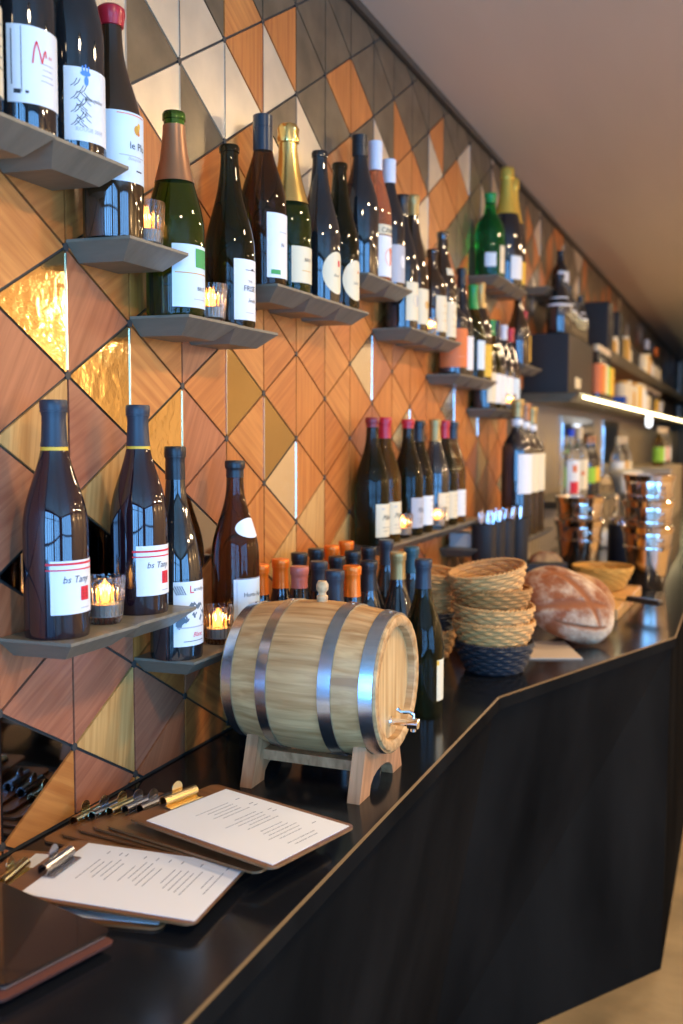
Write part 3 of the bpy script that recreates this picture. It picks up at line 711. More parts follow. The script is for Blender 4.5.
# ------------------------------------------------------------------ barrel
BX, BY, BZ = .2575, 1.446, 1.074
def barrel():
    root = thing('oak_barrel', 'small pale oak barrel with four steel hoops, lying on its wooden cradle', 'barrel', (BX, BY, BZ))
    hl = .129; re, rm = .105, .1195
    def R(x): return rm - (rm - re) * (abs(x) / hl) ** 1.8
    bm = nb(); n = 96; N = 24
    def fl(k, h): return -.0013 if k % 6 == 0 else 0
    outer = [(R(-hl + 2*hl*k/N), -hl + 2*hl*k/N) for k in range(N+1)]
    rin = .088
    prof_ = [(rin, -hl + .028), (rin + .006, -hl + .004), (re - .004, -hl)] + outer[0:0] + [(re - .001, -hl + .001)] + outer[1:-1] + [(re - .001, hl - .001), (re - .004, hl), (rin + .004, hl), (rin, hl - .003), (rin - .001, hl - .028)]
    lathe(bm, prof_, n, 0, 'x', flute=fl)
    link('staves', bm, M['oak'], root, smooth=True)
    for s in (-1, 1):
        bm = nb(); x = s * (hl - .018)
        lathe(bm, [(0, x - .004), (.0885, x - .004), (.0885, x + .004), (0, x + .004)], 64, 0, 'x')
        link('head', bm, M['oakh'], root)
    for xc, w in ((-.115, .018), (-.052, .018), (.052, .020), (.114, .020)):
        bm = nb()
        xs = [xc - w/2 + w*k/3 for k in range(4)]
        lathe(bm, [(R(x) + .0022, x) for x in xs] + [(R(xs[-1]) - .001, xs[-1] + .0003), (R(xs[0]) - .001, xs[0] - .0003)], 96, 0, 'x', closed=True)
        h = link('hoop', bm, M['steelb'], root, smooth=True)
        bm = nb(); lathe(bm, [(0, 0), (.004, 0), (.0035, .0012), (0, .0018)], 10, 0, org=(xc, 0, R(xc) + .002)); link('rivet', bm, M['steelb'], h, smooth=True)
    bm = nb(); lathe(bm, [(0, 0), (.0085, 0), (.009, .012), (.0065, .014), (.0062, .018), (.0095, .022), (.010, .030), (.007, .036), (0, .037)], 20, 0, org=(0, 0, rm - .004))
    link('bung', bm, M['cork'], root, smooth=True)
    # spigot
    bm = nb(); x0 = hl - .016; zz = -.062
    lathe(bm, [(0, 0), (.008, 0), (.008, .004), (.0055, .006), (.0055, .030), (.0085, .032), (.0085, .048), (.006, .050), (0, .050)], 20, 0, 'x', (x0, 0, zz))
    lathe(bm, [(.0045, -.010), (.0045, -.004), (.006, 0), (0, .001)], 14, 0, 'z', (x0 + .040, 0, zz - .002))
    sp_ = link('spigot', bm, M['chrome'], root, smooth=True)
    bm = nb(); tube(bm, [(x0 + .040, 0, zz + .006), (x0 + .040, 0, zz + .014), (x0 + .034, -.004, zz + .019), (x0 + .022, -.006, zz + .018), (x0 + .016, -.006, zz + .022)], [.003, .003, .0035, .003, .004], 8)
    link('tap_lever', bm, M['chrome'], sp_, smooth=True)
    # cradle
    c = thing('barrel_cradle', 'wooden cradle under the oak barrel with two notched end boards', 'stand', (BX, BY, CT))
    for xa in (-.087, .092):
        bm = nb(); t = .020; out = []
        hw = .098; zc = BZ - CT; rc = R(xa) + .0005
        pts = [(-hw, 0), (-hw*.62, 0)]
        for k in range(9):                     # arch at the foot
            a = pi - pi * k / 8; pts.append((hw*.55*cos(a), .030*sin(a)**.8))
        pts += [(hw*.62, 0), (hw, 0), (hw*.80, .060)]
        a1 = math.acos(min(1, (hw*.74)/rc))
        for k in range(15):
            a = -a1 + (-(pi - 2*a1)) * k / 14; pts.append((rc*cos(a), zc + rc*sin(a)))
        pts += [(-hw*.80, .060)]
        prism(bm, [(xa - t/2, y, z) for y, z in pts], [(xa + t/2, y, z) for y, z in pts])
        link('end_board', bm, M['oaks'], c)
    bm = nb()
    for yy in (-.045, .045): box(bm, (-.077, yy - .010, .034), (.082, yy + .010, .05))
    link('crossbar', bm, M['oaks'], c)
barrel()

# ------------------------------------------------------------------ menus, clipboards
def clip_parts(root, m, x, y, z, rz):
    """tube clip: rolled spring with two plates and an upright round thumb tab, lying across the board"""
    piv = Matrix.Translation((x, y, z)) @ Matrix.Rotation(rz, 4, 'Z')
    bm = nb()
    arc = [(.0075*cos(a), .0075 + .0075*sin(a)) for a in [radians(q) for q in range(-80, 230, 22)]]
    inn = [(.0062*cos(a), .0075 + .0062*sin(a)) for a in [radians(q) for q in range(-80, 230, 22)]]
    L = .030
    for s0, s1 in zip(range(len(arc)-1), range(1, len(arc))):
        prism(bm, [(arc[s0][0], -L, arc[s0][1]), (arc[s1][0], -L, arc[s1][1]), (inn[s1][0], -L, inn[s1][1]), (inn[s0][0], -L, inn[s0][1])],
              [(arc[s0][0], L, arc[s0][1]), (arc[s1][0], L, arc[s1][1]), (inn[s1][0], L, inn[s1][1]), (inn[s0][0], L, inn[s0][1])])
    box(bm, (0, -L, 0), (.016, L, .0012)); box(bm, (.002, -L, .0005), (.014, L, .0016))
    bmesh.ops.transform(bm, matrix=piv, verts=bm.verts)
    c = link('clip', bm, m, root)
    bm = nb()
    pts = [(-.004 - .0 * k, .009*cos(a), .016 + .009*sin(a)) for k, a in enumerate([radians(q) for q in range(-50, 231, 20)])]
    box(bm, (-.0046, -.008, .008), (-.0034, .008, .016))
    lathe(bm, [(0, -.0006), (.0095, -.0006), (.0095, .0006), (0, .0006)], 18, 0, 'x', (-.004, 0, .018))
    bmesh.ops.transform(bm, matrix=piv, verts=bm.verts)
    link('thumb_tab', bm, m, c)
def rounded(w, l, r, n=5):
    pts = []
    for cx, cy, a0 in ((l/2 - r, w/2 - r, 0), (-l/2 + r, w/2 - r, 90), (-l/2 + r, -w/2 + r, 180), (l/2 - r, -w/2 + r, 270)):
        for k in range(n): a = radians(a0 + 90*k/(n-1)); pts.append((cx + r*cos(a), cy + r*sin(a)))
    return pts
def clipboard(cx, cy, z, rz, label, clipm, paper=True, w=.168, l=.258, text=True, cg='menu clipboards on the counter', coff=0.):
    root = thing('clipboard', label, 'clipboard', (cx, cy, z), rz, cg)
    bm = nb(); P = rounded(w, l, .012)
    prism(bm, [(x, y, 0) for x, y in P], [(x, y, .003) for x, y in P]); link('board', bm, M['board'], root)
    if paper:
        bm = nb(); pl, pw = .222, .150; px = .012
        box(bm, (px - pl/2, -pw/2, .0031), (px + pl/2, pw/2, .0037))
        p = link('menu_sheet', bm, M['paper'], root)
        if text:
            bm = nb(); rn = random.Random(int(cx*1e4))
            xs = px - pl/2 + .040
            k = 0
            while xs < px + pl/2 - .015:
                a = -.030 + rn.random()*.03; b = .030 + rn.random()*.014
                if k % 6 != 5: 
                    y = a
                    while y < b:
                        wl = .004 + rn.random()*.006; box(bm, (xs, y, .0037), (xs + .0012, min(b, y+wl), .00385)); y += wl + .0010
                    if rn.random() < .5: box(bm, (xs, .062 - .01, .0037), (xs + .0013, .060, .00385))
                xs += .0086; k += 1
            mt = link('menu_text', bm, M['print'], p)
    clip_parts(root, clipm, -l/2 + .013 + coff, 0, .0040 if paper else .0032, 0)
    return root
z = CT + .0005
# lower stack (left), papers measured on the counter
def between(a, b): return ((a[0]+b[0])/2, (a[1]+b[1])/2)
clipboard(.150, .965, CT + .0005, radians(12), 'clipboard with brass tube clip at the left picture edge, sheet mostly covered', M['brass'], coff=.026)
clipboard(.203, .982, CT + .0125, radians(5), 'front menu clipboard with printed white sheet and bronze clip', M['gunm'], w=.164, l=.250, coff=.014)
stk = [((.030, 1.140), -2, 'brass', 'lowest clipboard of the fanned stack, brass clip'),
       ((.050, 1.156), -5, 'gunm', 'second clipboard up in the fanned stack, gunmetal clip'),
       ((.072, 1.168), -8, 'brass', 'third clipboard up in the fanned stack, brass clip'),
       ((.096, 1.172), -10, 'gunm', 'fourth clipboard up in the fanned stack, gunmetal clip'),
       ((.121, 1.172), -12, 'gunm', 'fifth clipboard up in the fanned stack, gunmetal clip')]
for k, ((x, y), rz, cm, lb) in enumerate(stk):
    rz = radians(rz); clipboard(x + .117*cos(rz), y + .117*sin(rz), CT + .0005 + .0046*k, rz, lb, M[cm], paper=False, w=.166, l=.262)
clipboard(.272, 1.139, CT + .035, radians(-15.5), 'top menu clipboard with white printed sheet leaning towards the barrel', M['brass'], w=.166, l=.258)

# leather menu folders at the near left
def folder():
    M['lea'] = mat('leather_dark', '#1d1512', .2, coat=.5); M['lear'] = mat('leather_red', '#6b4034', .4)
    root = thing('menu_folder', 'dark glossy leather menu folder over a red-brown one, near left corner', 'menu', (.128, .826, CT + .0075), radians(-14))
    bm = nb(); P = rounded(.140, .262, .006); prism(bm, [(x, y-.006, 0) for x, y in P], [(x+.002, y-.006, .004) for x, y in P]); link('back_cover', bm, M['lear'], root)
    bm = nb(); P = rounded(.128, .250, .004); prism(bm, [(x-.006, y, .0042) for x, y in P], [(x-.006, y, .008) for x, y in P]); link('pages', bm, mat('folder_pages', '#8f6a55', .6), root)
    bm = nb(); P = rounded(.136, .258, .008); prism(bm, [(x-.006, y, .0082) for x, y in P], [(x-.006, y, .0115) for x, y in P]); link('front_cover', bm, M['lea'], root)
folder()

# ------------------------------------------------------------------ woven baskets
WK = dict(tan=mat('wicker_tan', '#cc985a', .55), brown=mat('wicker_brown', '#a8763f', .55), dark=mat('wicker_black', '#26292e', .5), gold=mat('wicker_gold', '#c8923f', .5))
def basket(x, y, z, label, wk, r0=.062, r1=.090, h=.075, tilt=(0, 0), rows=8, group='bread baskets stacked on the counter', cat='basket', z_=0):
    root = thing('bread_basket', label, cat, (x, y, z), 0, group)
    root.rotation_euler = (tilt[0], tilt[1], 0)
    st = 26; bm = nb(); n = st * 4
    def rr(t): return r0 + (r1 - r0) * t ** .75
    sr = h / rows * .5
    for j in range(rows):
        t = (j + .5) / rows; R_ = rr(t); zz = .003 + t * (h-.008)
        pts = []
        for k in range(n):
            a = 2*pi*k/n; o_ = .0026 * cos(k / 4 * pi + (j % 2) * pi)
            pts.append(((R_ + o_) * cos(a), (R_ + o_) * sin(a), zz))
        tube(bm, pts, sr, 5, closed=True)
    link('weave', bm, WK[wk], root, smooth=True)
    bm = nb()
    for k in range(st):
        a = 2*pi*(k + .0)/st
        tube(bm, [(rr(t)*cos(a), rr(t)*sin(a), .004 + t*(h-.006)) for t in (0, .25, .5, .75, 1)], .0016, 5)
    link('stakes', bm, WK[wk], root, smooth=True)
    bm = nb()
    for ph in (0, pi):
        pts = []
        for k in range(130):
            a = 2*pi*k/130; q = k/130*2*pi*24 + ph
            pts.append(((r1 + .0028*cos(q))*cos(a), (r1 + .0028*cos(q))*sin(a), h - .002 + .0028*sin(q)))
        tube(bm, pts, .0024, 5, closed=True)
    link('rim', bm, WK[wk], root, smooth=True)
    bm = nb(); lathe(bm, [(0, .001), (r0, .001), (r0+.001, .004), (0, .004)], 32); link('base', bm, WK[wk], root)
    return root
bx, by = .352, 2.262
for k, (wk, dz, t, r1, lb) in enumerate([('dark', 0, (0, 0), .088, 'black woven basket at the bottom of the front stack'), ('tan', .042, (0, .0), .092, 'tan basket second from the bottom of the front stack'),
        ('tan', .079, (.02, .03), .091, 'tan basket in the middle of the front stack'), ('brown', .118, (-.02, .0), .088, 'browner basket second from the top of the front stack'), ('tan', .163, (.13, -.13), .088, 'tilted tan basket on top of the front stack')]):
    basket(bx - .008 - .003*k, by + .002*k, CT + dz, lb, wk, tilt=t, r1=r1, r0=.060, h=.078 if k else .072)
for k, (wk, dz, t, lb) in enumerate([('tan', 0.03, (0, 0), 'olive-tan basket low in the rear stack'), ('dark', .062, (0, 0), 'black basket in the rear stack'), ('tan', .100, (-.02, .05), 'tan basket upper middle of the rear stack'), ('tan', .138, (-.02, .12), 'tan basket tipped open on top of the rear stack')]):
    basket(.140 + .002*k, 2.34, CT + dz - .03 + (.012*k), lb, wk, tilt=t, r0=.062, r1=.088, h=.075)

# ------------------------------------------------------------------ bread
def bread_mat(name, flour):
    m = bpy.data.materials.new(name); m.use_nodes = True; nt = m.node_tree; b = nt.nodes['Principled BSDF']; L = nt.links.new
    tc = nt.nodes.new('ShaderNodeTexCoord'); n = nt.nodes.new('ShaderNodeTexNoise'); n.inputs['Scale'].default_value = 13; n.inputs['Detail'].default_value = 9; n.inputs['Roughness'].default_value = .65
    r = nt.nodes.new('ShaderNodeValToRGB'); r.color_ramp.elements[0].position = .43; r.color_ramp.elements[1].position = .68
    r.color_ramp.elements[0].color = srgb('#7c3d12'); r.color_ramp.elements[1].color = srgb(flour)
    at = nt.nodes.new('ShaderNodeAttribute'); at.attribute_name = 'crust'
    mx = nt.nodes.new('ShaderNodeMixRGB'); mx.inputs[2].default_value = srgb('#854413')
    L(tc.outputs['Object'], n.inputs['Vector']); L(n.outputs[0], r.inputs[0]); L(r.outputs[0], mx.inputs[1]); L(at.outputs['Fac'], mx.inputs[0]); L(mx.outputs[0], b.inputs['Base Color'])
    bp = nt.nodes.new('ShaderNodeBump'); bp.inputs['Strength'].default_value = .5; bp.inputs['Distance'].default_value = .004
    n2 = nt.nodes.new('ShaderNodeTexNoise'); n2.inputs['Scale'].default_value = 60; L(tc.outputs['Object'], n2.inputs['Vector']); L(n2.outputs[0], bp.inputs['Height']); L(bp.outputs[0], b.inputs['Normal'])
    b.inputs['Roughness'].default_value = .75
    return m
def loaf(name, label, loc, rot, size, cuts, flour='#cdb593'):
    """round loaf; cuts are great-circle slashes (point, direction, width) opened in the crust"""
    bm = nb(); bmesh.ops.create_uvsphere(bm, u_segments=96, v_segments=64, radius=1)
    lay = bm.verts.layers.float.new('crust')
    for v in bm.verts:
        p = v.co.copy(); f = 0; bul = 0
        for (c, d, w, ln) in cuts:
            c = Vector(c).normalized(); d = Vector(d); d = (d - c * d.dot(c)).normalized(); nn = c.cross(d)
            if p.dot(c) > 0:
                s = p.dot(nn) + .10 * p.dot(d) ** 2; along = p.dot(d)
                if abs(along) < ln:
                    ww = w * sqrt(max(0, 1 - (along/ln)**2)) + .001
                    q = abs(s) / ww
                    if q < 1: f = max(f, 1 - q**4); bul = min(bul, -.05 * (1-q*q))
                    elif q < 1.8: bul += .025 * (1.8 - q)
        v[lay] = min(1, f)
        k = 1 + bul + .02 * sin(p.x*5+1) * cos(p.y*4)
        v.co = Vector((p.x * size[0] * k, p.y * size[1] * k, (p.z if p.z > 0 else p.z * .75) * size[2] * k))
    o = link(name, bm, bread_mat('crust_' + label[:12], flour), None, smooth='keep')
    from mathutils import Euler
    rm_ = Euler(rot).to_matrix(); low = min((rm_ @ v.co).z for v in o.data.vertices)
    o.location = (loc[0], loc[1], CT + (.0045 if size[0] > .13 else .0005) - low); o.rotation_euler = rot
    return tag(o, label, 'bread', 'bread loaves on the counter')
X_cuts = [((.0, -.35, 1), (.75, .6, 0), .13, .85), ((0, .2, 1), (.9, -.65, 0), .13, .85), ((-.35, .55, .8), (.8, .5, 0), .09, .6), ((.35, -.7, .6), (.8, .5, 0), .07, .6)]
loaf('bread_loaf', 'large floured round loaf with crossed slashes leaning beside the baskets', (.445, 2.650, CT + .094), (radians(48), radians(26), radians(20)), (.136, .102, .064), X_cuts)
loaf('bread_loaf', 'second round loaf behind the large slashed one', (.440, 2.84, CT + .092), (radians(50), radians(6), radians(25)), (.112, .096, .058), X_cuts[:2], '#b98f5e')
loaf('bread_loaf', 'low dark loaf between the baskets and the slashed loaf', (.235, 2.60, CT + .045), (0, 0, .4), (.095, .10, .055), X_cuts[1:3], '#a67a4c')
bm = nb(); box(bm, (-.09, -.10, 0), (.06, .10, .004), 0, .001); t = link('serving_sheet', bm, mat('slate_sheet', '#b9a68f', .5)); t.location = (.425, 2.53, CT); t.rotation_euler = (0, 0, radians(22)); tag(t, 'thin pale sheet lying under the large slashed loaf', 'tray')
# bread end piece on a small block
bm = nb()
pts = [(-.055, 0), (-.045, .022), (-.01, .040), (.03, .036), (.055, .014), (.06, 0)]
prism(bm, [(x, -.03, z) for x, z in pts], [(x*.9, .03, z*.85) for x, z in pts]); bmesh.ops.bevel(bm, geom=list(bm.edges), offset=.004, segments=2, affect='EDGES')
o = link('bread_end', bm, bread_mat('crumb', '#d9a868'), smooth=True); o.location = (.240, 3.43, CT + .1155); o.rotation_euler = (0, 0, radians(20)); tag(o, 'cut end of a loaf lying on a dark block behind the loaves', 'bread')
bm = nb(); box(bm, (-.07, -.055, 0), (.07, .055, .115), 0, .003); o = link('serving_block', bm, mat('block_dark', '#2c241c', .5)); o.location = (.240, 3.43, CT); o.rotation_euler = (0, 0, radians(20)); tag(o, 'dark block under the cut loaf end', 'block')
# cutting board + knife + bowl
r = thing('cutting_board', 'thick wooden cutting board behind the loaves with a knife on it', 'cutting board', (.468, 3.28, CT), radians(-2))
bm = nb(); box(bm, (-.12, -.25, 0), (.075, .27, .034), 0, .003); link('plank', bm, M['pale'], r); bm = nb(); box(bm, (.0752, -.02, .008), (.078, .02, .022)); link('finger_groove', bm, M['oaks'], r)
r = thing('bread_knife', 'dark-handled bread knife lying on the cutting board', 'knife', (.545, 3.20, CT + .0345), radians(-30))
bm = nb(); prism(bm, [(-.17, -.013, 0), (0, -.015, 0), (0, .012, 0), (-.16, .009, 0)], [(-.17, -.013, .002), (0, -.015, .002), (0, .012, .002), (-.16, .009, .002)]); link('blade', bm, M['chrome'], r)
bm = nb(); box(bm, (0, -.014, -.0), (.12, .013, .016), 0, .004); link('handle', bm, mat('handle_black', '#17130f', .4), r)
basket(.436, 3.42, CT + .0345, 'shallow golden basket standing on the cutting board', 'gold', r0=.06, r1=.098, h=.078, group='baskets')
for o in [bpy.data.objects['bread_basket.009']] if 'bread_basket.009' in bpy.data.objects else []: pass

# ------------------------------------------------------------------ wine buckets
def bucket(x, y, z, label, r=.092, h=.19, hand=True):
    root = thing('wine_bucket', label, 'ice bucket', (x, y, z), 0, 'steel wine buckets stacked on the counter')
    bm = nb()
    lathe(bm, [(0, .002), (r*.66, 0), (r*.70, .004), (r*.80, h*.45), (r*.84, h*.55), (r*.93, h*.86), (r*.93, h*.9), (r*.98, h*.91), (r, h*.95), (r*1.03, h), (r*1.0, h+.002), (r*.96, h), (r*.88, h*.85), (r*.66, .008), (0, .008)], 48)
    b = link('shell', bm, M['copper'], root, smooth=True)
    bm = nb(); lathe(bm, [(r*.92, h*.66), (r*.945, h*.67), (r*.945, h*.69), (r*.90, h*.70)], 48); link('bead_ring', bm, M['copper'], root, smooth=True)
    for s in (-1, 1):
        bm = nb(); a0 = radians(-55 if s > 0 else 125)
        cx, cy = cos(a0), sin(a0)
        tube(bm, [(cx*(r*.93), cy*(r*.93), h*.80), (cx*(r+.014), cy*(r+.014), h*.82), (cx*(r+.018), cy*(r+.018), h*.74), (cx*(r+.012), cy*(r+.012), h*.66), (cx*(r*.90), cy*(r*.90), h*.66)], .004, 8)
        link('handle', bm, M['copper'], root, smooth=True)
    return root
for k, lb in enumerate(['lowest bucket of the tall right-hand bucket stack', 'middle bucket of the tall right-hand bucket stack', 'top bucket of the tall right-hand bucket stack']):
    bucket(.553, 3.72, CT + .092*k, lb, .090, .225)
for k, lb in enumerate(['lower bucket of the left bucket stack', 'upper bucket of the left bucket stack']):
    bucket(.283, 3.90, CT + .090*k, lb, .094, .225)
# small black utensil crock between the stacks with a jar of corks beside
r = thing('wine_cooler_sleeve', 'black cylinder between the two bucket stacks', 'cooler', (.432, 4.05, CT)); bm = nb(); lathe(bm, [(0, 0), (.058, 0), (.06, .004), (.06, .20), (.056, .204), (.053, .2), (.053, .01), (0, .01)], 36); link('sleeve', bm, mat('sleeve_black', '#14181f', .4), r, smooth=True)
bm = nb(); lathe(bm, [(.058, .2045), (.061, .205), (.061, .222), (.055, .226), (.05, .222), (.05, .2045)], 36, closed=True); link('collar', bm, M['chrome'], r, smooth=True)

# ------------------------------------------------------------------ cutlery holders
holders = [(.070, 3.02), (.075, 3.12), (.085, 3.215), (.110, 3.31)]
M['hold'] = mat('holder_black', '#2a2a2a', .45)
hl_ = ['leftmost black cutlery holder beside the napkin shelf', 'second black cutlery holder from the napkin shelf', 'third black cutlery holder from the napkin shelf', 'rightmost black cutlery holder before the tall bottles']
def ring_holder(x, y, lb):
    r = thing('cutlery_holder', lb, 'holder', (x, y, CT), 0, 'cutlery holders')
    bm = nb(); lathe(bm, [(0, 0), (.033, 0), (.035, .003), (.038, .270), (.039, .274), (.036, .274), (.033, .078), (0, .076)], 24, 0, flute=lambda k, h: .0012 if k % 2 else 0); link('cup', bm, M['hold'], r, smooth=True)
for (x, y), lb in zip(holders, hl_): ring_holder(x + .058, y, lb)
def cutlery(kind):
    r = thing('table_' + kind, 'x', kind)
    bm = nb()
    # standing head-down: handle is what shows
    tube(bm, [(0, 0, 0), (0, 0, .10), (.001, 0, .20), (0, 0, .225)], [.002, .0025, .006, .0045], 8)
    for v in bm.verts: v.co.x *= .5
    link('handle', bm, M['chrome'], r, smooth=True)
    bm = nb()
    if kind == 'knife': prism(bm, [(-.0008, -.006, 0), (.0008, -.006, 0), (.0008, .006, .008), (-.0008, .006, .008)], [(-.0008, -.006, .10), (.0008, -.006, .10), (.0008, .006, .10), (-.0008, .006, .10)])
    else:
        for q in (-.007, -.0023, .0023, .007): tube(bm, [(0, q, 0), (0, q, .045)], .001, 5)
        box(bm, (-.001, -.008, .045), (.001, .008, .058))
    link('blade' if kind == 'knife' else 'tines', bm, M['chrome'], r)
    return r
for kind in ('knife', 'fork'):
    proto = None
    rn = random.Random(5 if kind == 'knife' else 6)
    for hi, (x, y) in enumerate(holders):
        for q in range(3):
            a = (q * 2 + (kind == 'fork')) * pi / 3
            tx, ty = .10*cos(a), .10*sin(a)
            lb = f'steel {kind} standing in the ' + ['leftmost', 'second', 'third', 'rightmost'][hi] + ' cutlery holder'
            loc = (x + .058 + .014*cos(a), y + .014*sin(a), CT + .085)
            if proto is None: proto = cutlery(kind); o = proto; o.location = loc
            else: o = dup(proto, loc)
            o['label'] = lb; o['group'] = f'{kind}s in the ' + ['leftmost', 'second', 'third', 'rightmost'][hi] + ' cutlery holder'
            o.rotation_euler = (-ty, tx, rn.random()*3)
# napkins
for k in range(6):
    bm = nb(); box(bm, (-.045, -.075, 0), (.045, .075, .0068), 0, .002); o = link('paper_napkin', bm, mat('napkin', '#c9c4be', .8)); o.location = (.062, colm(12) + .12 + .002*(k % 2), S(-5) + .0071*k + .0003)
    o.rotation_euler = (0, 0, .02*(k % 3)); tag(o, 'grey paper napkin in the folded pile on the low shelf behind the baskets', 'napkin', 'napkins folded in a pile on the low shelf')

# ------------------------------------------------------------------ back bar: shelves, boxes, spirits
def long_shelf(name, label, x1, y0, y1, z, t=.035):
    root = thing(name, label, 'shelf', (0, 0, z))
    bm = nb(); prism(bm, [(.0005, y0+.06, -t), (x1-.04, y0+.05, -t), (x1-.04, y1, -t), (.0005, y1, -t)], [(.0005, y0, 0), (x1, y0+.02, 0), (x1, y1, 0), (.0005, y1, 0)])
    link('shelf_board', bm, M['shelf'], root)
    return root
SH = 1.632
r = long_shelf('back_bar_shelf', 'deep grey shelf with a light strip on its front edge, under the black box', .235, 4.10, 13.9, SH)
bm = nb(); box(bm, (.2355, 4.25, -.018), (.2400, 13.9, -.011)); link('light_strip', bm, M['led'], r)
SH2 = 1.897; U0 = 0.0
long_shelf('back_bar_shelf', 'upper long grey shelf near the ceiling carrying speakers and jars', .215, 5.38, 13.9, SH2)
SL = 1.185
r = long_shelf('back_bar_shelf', 'low back shelf carrying spirits bottles behind the steel buckets', .30, 4.15, 4.95, SL)
long_shelf('back_bar_shelf', 'second low back shelf beyond the meat slicer, with clear bottles', .28, 5.55, 6.65, SL)
# black box
r = thing('wooden_box', 'black open-sided box on the light-strip shelf with bottles on top', 'box', (.0, 4.17, SH))
bm = nb(); box(bm, (.002, 0, 0), (.185, .70, .012)); box(bm, (.002, 0, .233), (.185, .70, .245)); box(bm, (.002, 0, .012), (.014, .70, .233)); box(bm, (.014, 0, .012), (.185, .012, .233)); box(bm, (.014, .688, .012), (.185, .70, .233)); link('carcass', bm, mat('box_black', '#15120e', .5), r)
bm = nb(); box(bm, (.177, .012, .012), (.1845, .688, .233)); link('front', bm, mat('box_brown', '#1f1812', .5), r)
bm = nb(); box(bm, (.1848, .18, .03), (.186, .33, .075)); link('paper_tag', bm, LAB['cream'], r)
ZB = SH + .245
bm_lbs = ['first', 'second', 'third', 'fourth', 'fifth', 'sixth']
for k in range(6):
    bottle(.125, 4.27 + .112*k, ZB, .25 if k == 0 else (.19 if k in (3, 4) else .235), f'dark silver-banded bottle, {bm_lbs[k]} from the near end, on top of the black box', 'champ', 'gk', 'black', .05, r=.040 if k else .052, seg=20, group='bottles on top of the black box',
           extra=[('neck_label', .118, .128, 'white', dict(ha=180)), ('collar_label', .150, .156, 'white', dict(ha=180))])
for k, lc in enumerate(['orange', 'gold', 'cream', 'lime', 'yellow', 'yellow']):
    bottle(.19, 4.935 + .079*k, SH, .262, f'{lc}-label liqueur bottle, {bm_lbs[k]} in the row right of the black box', 'beer', 'gk', 'cream', .03, r=.037, seg=20, group='bottles right of the black box', lab=(.03, .17, lc, dict(ha=95, rot=-45)))
# things on the light-strip shelf further on
def jar(x, y, z, label, r=.04, h=.12, col='cream', lid='gold', g=None, cat='jar'):
    root = thing('jar', label, cat, (x, y, z), 0, g)
    bm = nb(); lathe(bm, [(0, 0), (r*.9, 0), (r, .004), (r, h*.78), (r*.8, h*.86), (r*.8, h*.9), (0, h*.9)], 24); link('jar_body', bm, LAB[col], root, smooth=True)
    bm = nb(); lathe(bm, [(0, h*.9), (r*.86, h*.9), (r*.86, h), (0, h)], 24); link('lid', bm, LAB[lid], root)
    return root
def carton(x, y, z, sx, sy, sz, label, m, lidm=None, cat='box', name='carton'):
    root = thing(name, label, cat, (x, y, z)); bm = nb(); box(bm, (-sx/2, -sy/2, 0), (sx/2, sy/2, sz), 0, .002); link('body', bm, m, root)
    bm = nb(); box(bm, (-sx/2-.0015, -sy/2-.0015, sz*.78), (sx/2+.0015, sy/2+.0015, sz+.0015)); link('lid', bm, lidm or m, root)
    return root
carton(.185, 5.95, SH, .07, .09, .05, 'blue low carton on the light-strip shelf', mat('carton_blue', '#2450a0', .5))
far = [(.17, 6.12, 'cream', 'gold', .045, .15, 'cream jar right of the blue carton'), (.17, 6.32, 'cream', 'cream', .05, .16, 'large cream jar second after the blue carton'), (.17, 6.52, 'gold', 'cream', .045, .12, 'gold-brown jar third after the blue carton'),
       (.17, 6.75, 'cream', 'gold', .04, .17, 'slim cream jar fourth after the blue carton'), (.17, 7.0, 'yellow', 'cream', .04, .18, 'bright yellowish jar in the middle of the far shelf'), (.17, 7.25, 'white', 'cream', .045, .17, 'white jar in the middle of the far shelf')]
for x, y, c1, c2, rr_, hh_, lb in far: jar(x, y, SH, lb, rr_, hh_, c1, c2, 'jars on the light-strip shelf')
for k, (y, g, lc, lb) in enumerate([(7.5, 'gc', 'white', 'clear white-label bottle on the light-strip shelf, after the jars'), (7.75, 'gc', 'cream', 'clear cream-label bottle on the light-strip shelf'), (8.1, 'gb', 'dark', 'dark short bottle on the light-strip shelf'), (8.5, 'gc', 'yellow', 'yellow-label bottle at the right edge of the light-strip shelf'), (8.9, 'gb', 'white', 'farthest bottle on the light-strip shelf')]):
    bottle(.16, y, SH, .20, lb, 'stub', g, 'cream', .03, r=.04, seg=20, lab=(.02, .12, lc, dict(ha=120, rot=-40)), name='spirit_bottle')
# hanging tag lamp
r = thing('hanging_lamp', 'tiny white glowing lamp hanging from the light-strip shelf edge', 'lamp', (.262, 6.95, SH - .012)); bm = nb(); lathe(bm, [(0, -.105), (.018, -.095), (.022, -.06), (.018, -.025), (.006, -.015), (0, -.014)], 16); link('globe', bm, mat('lamp_globe', '#eef4ff', .4, emit=(.9, .95, 1), es=2.2), r, smooth=True)
bm = nb(); tube(bm, [(-.022, 0, -.012), (0, 0, -.006), (0, 0, -.02)], .002, 6); link('hook', bm, M['wf'], r)
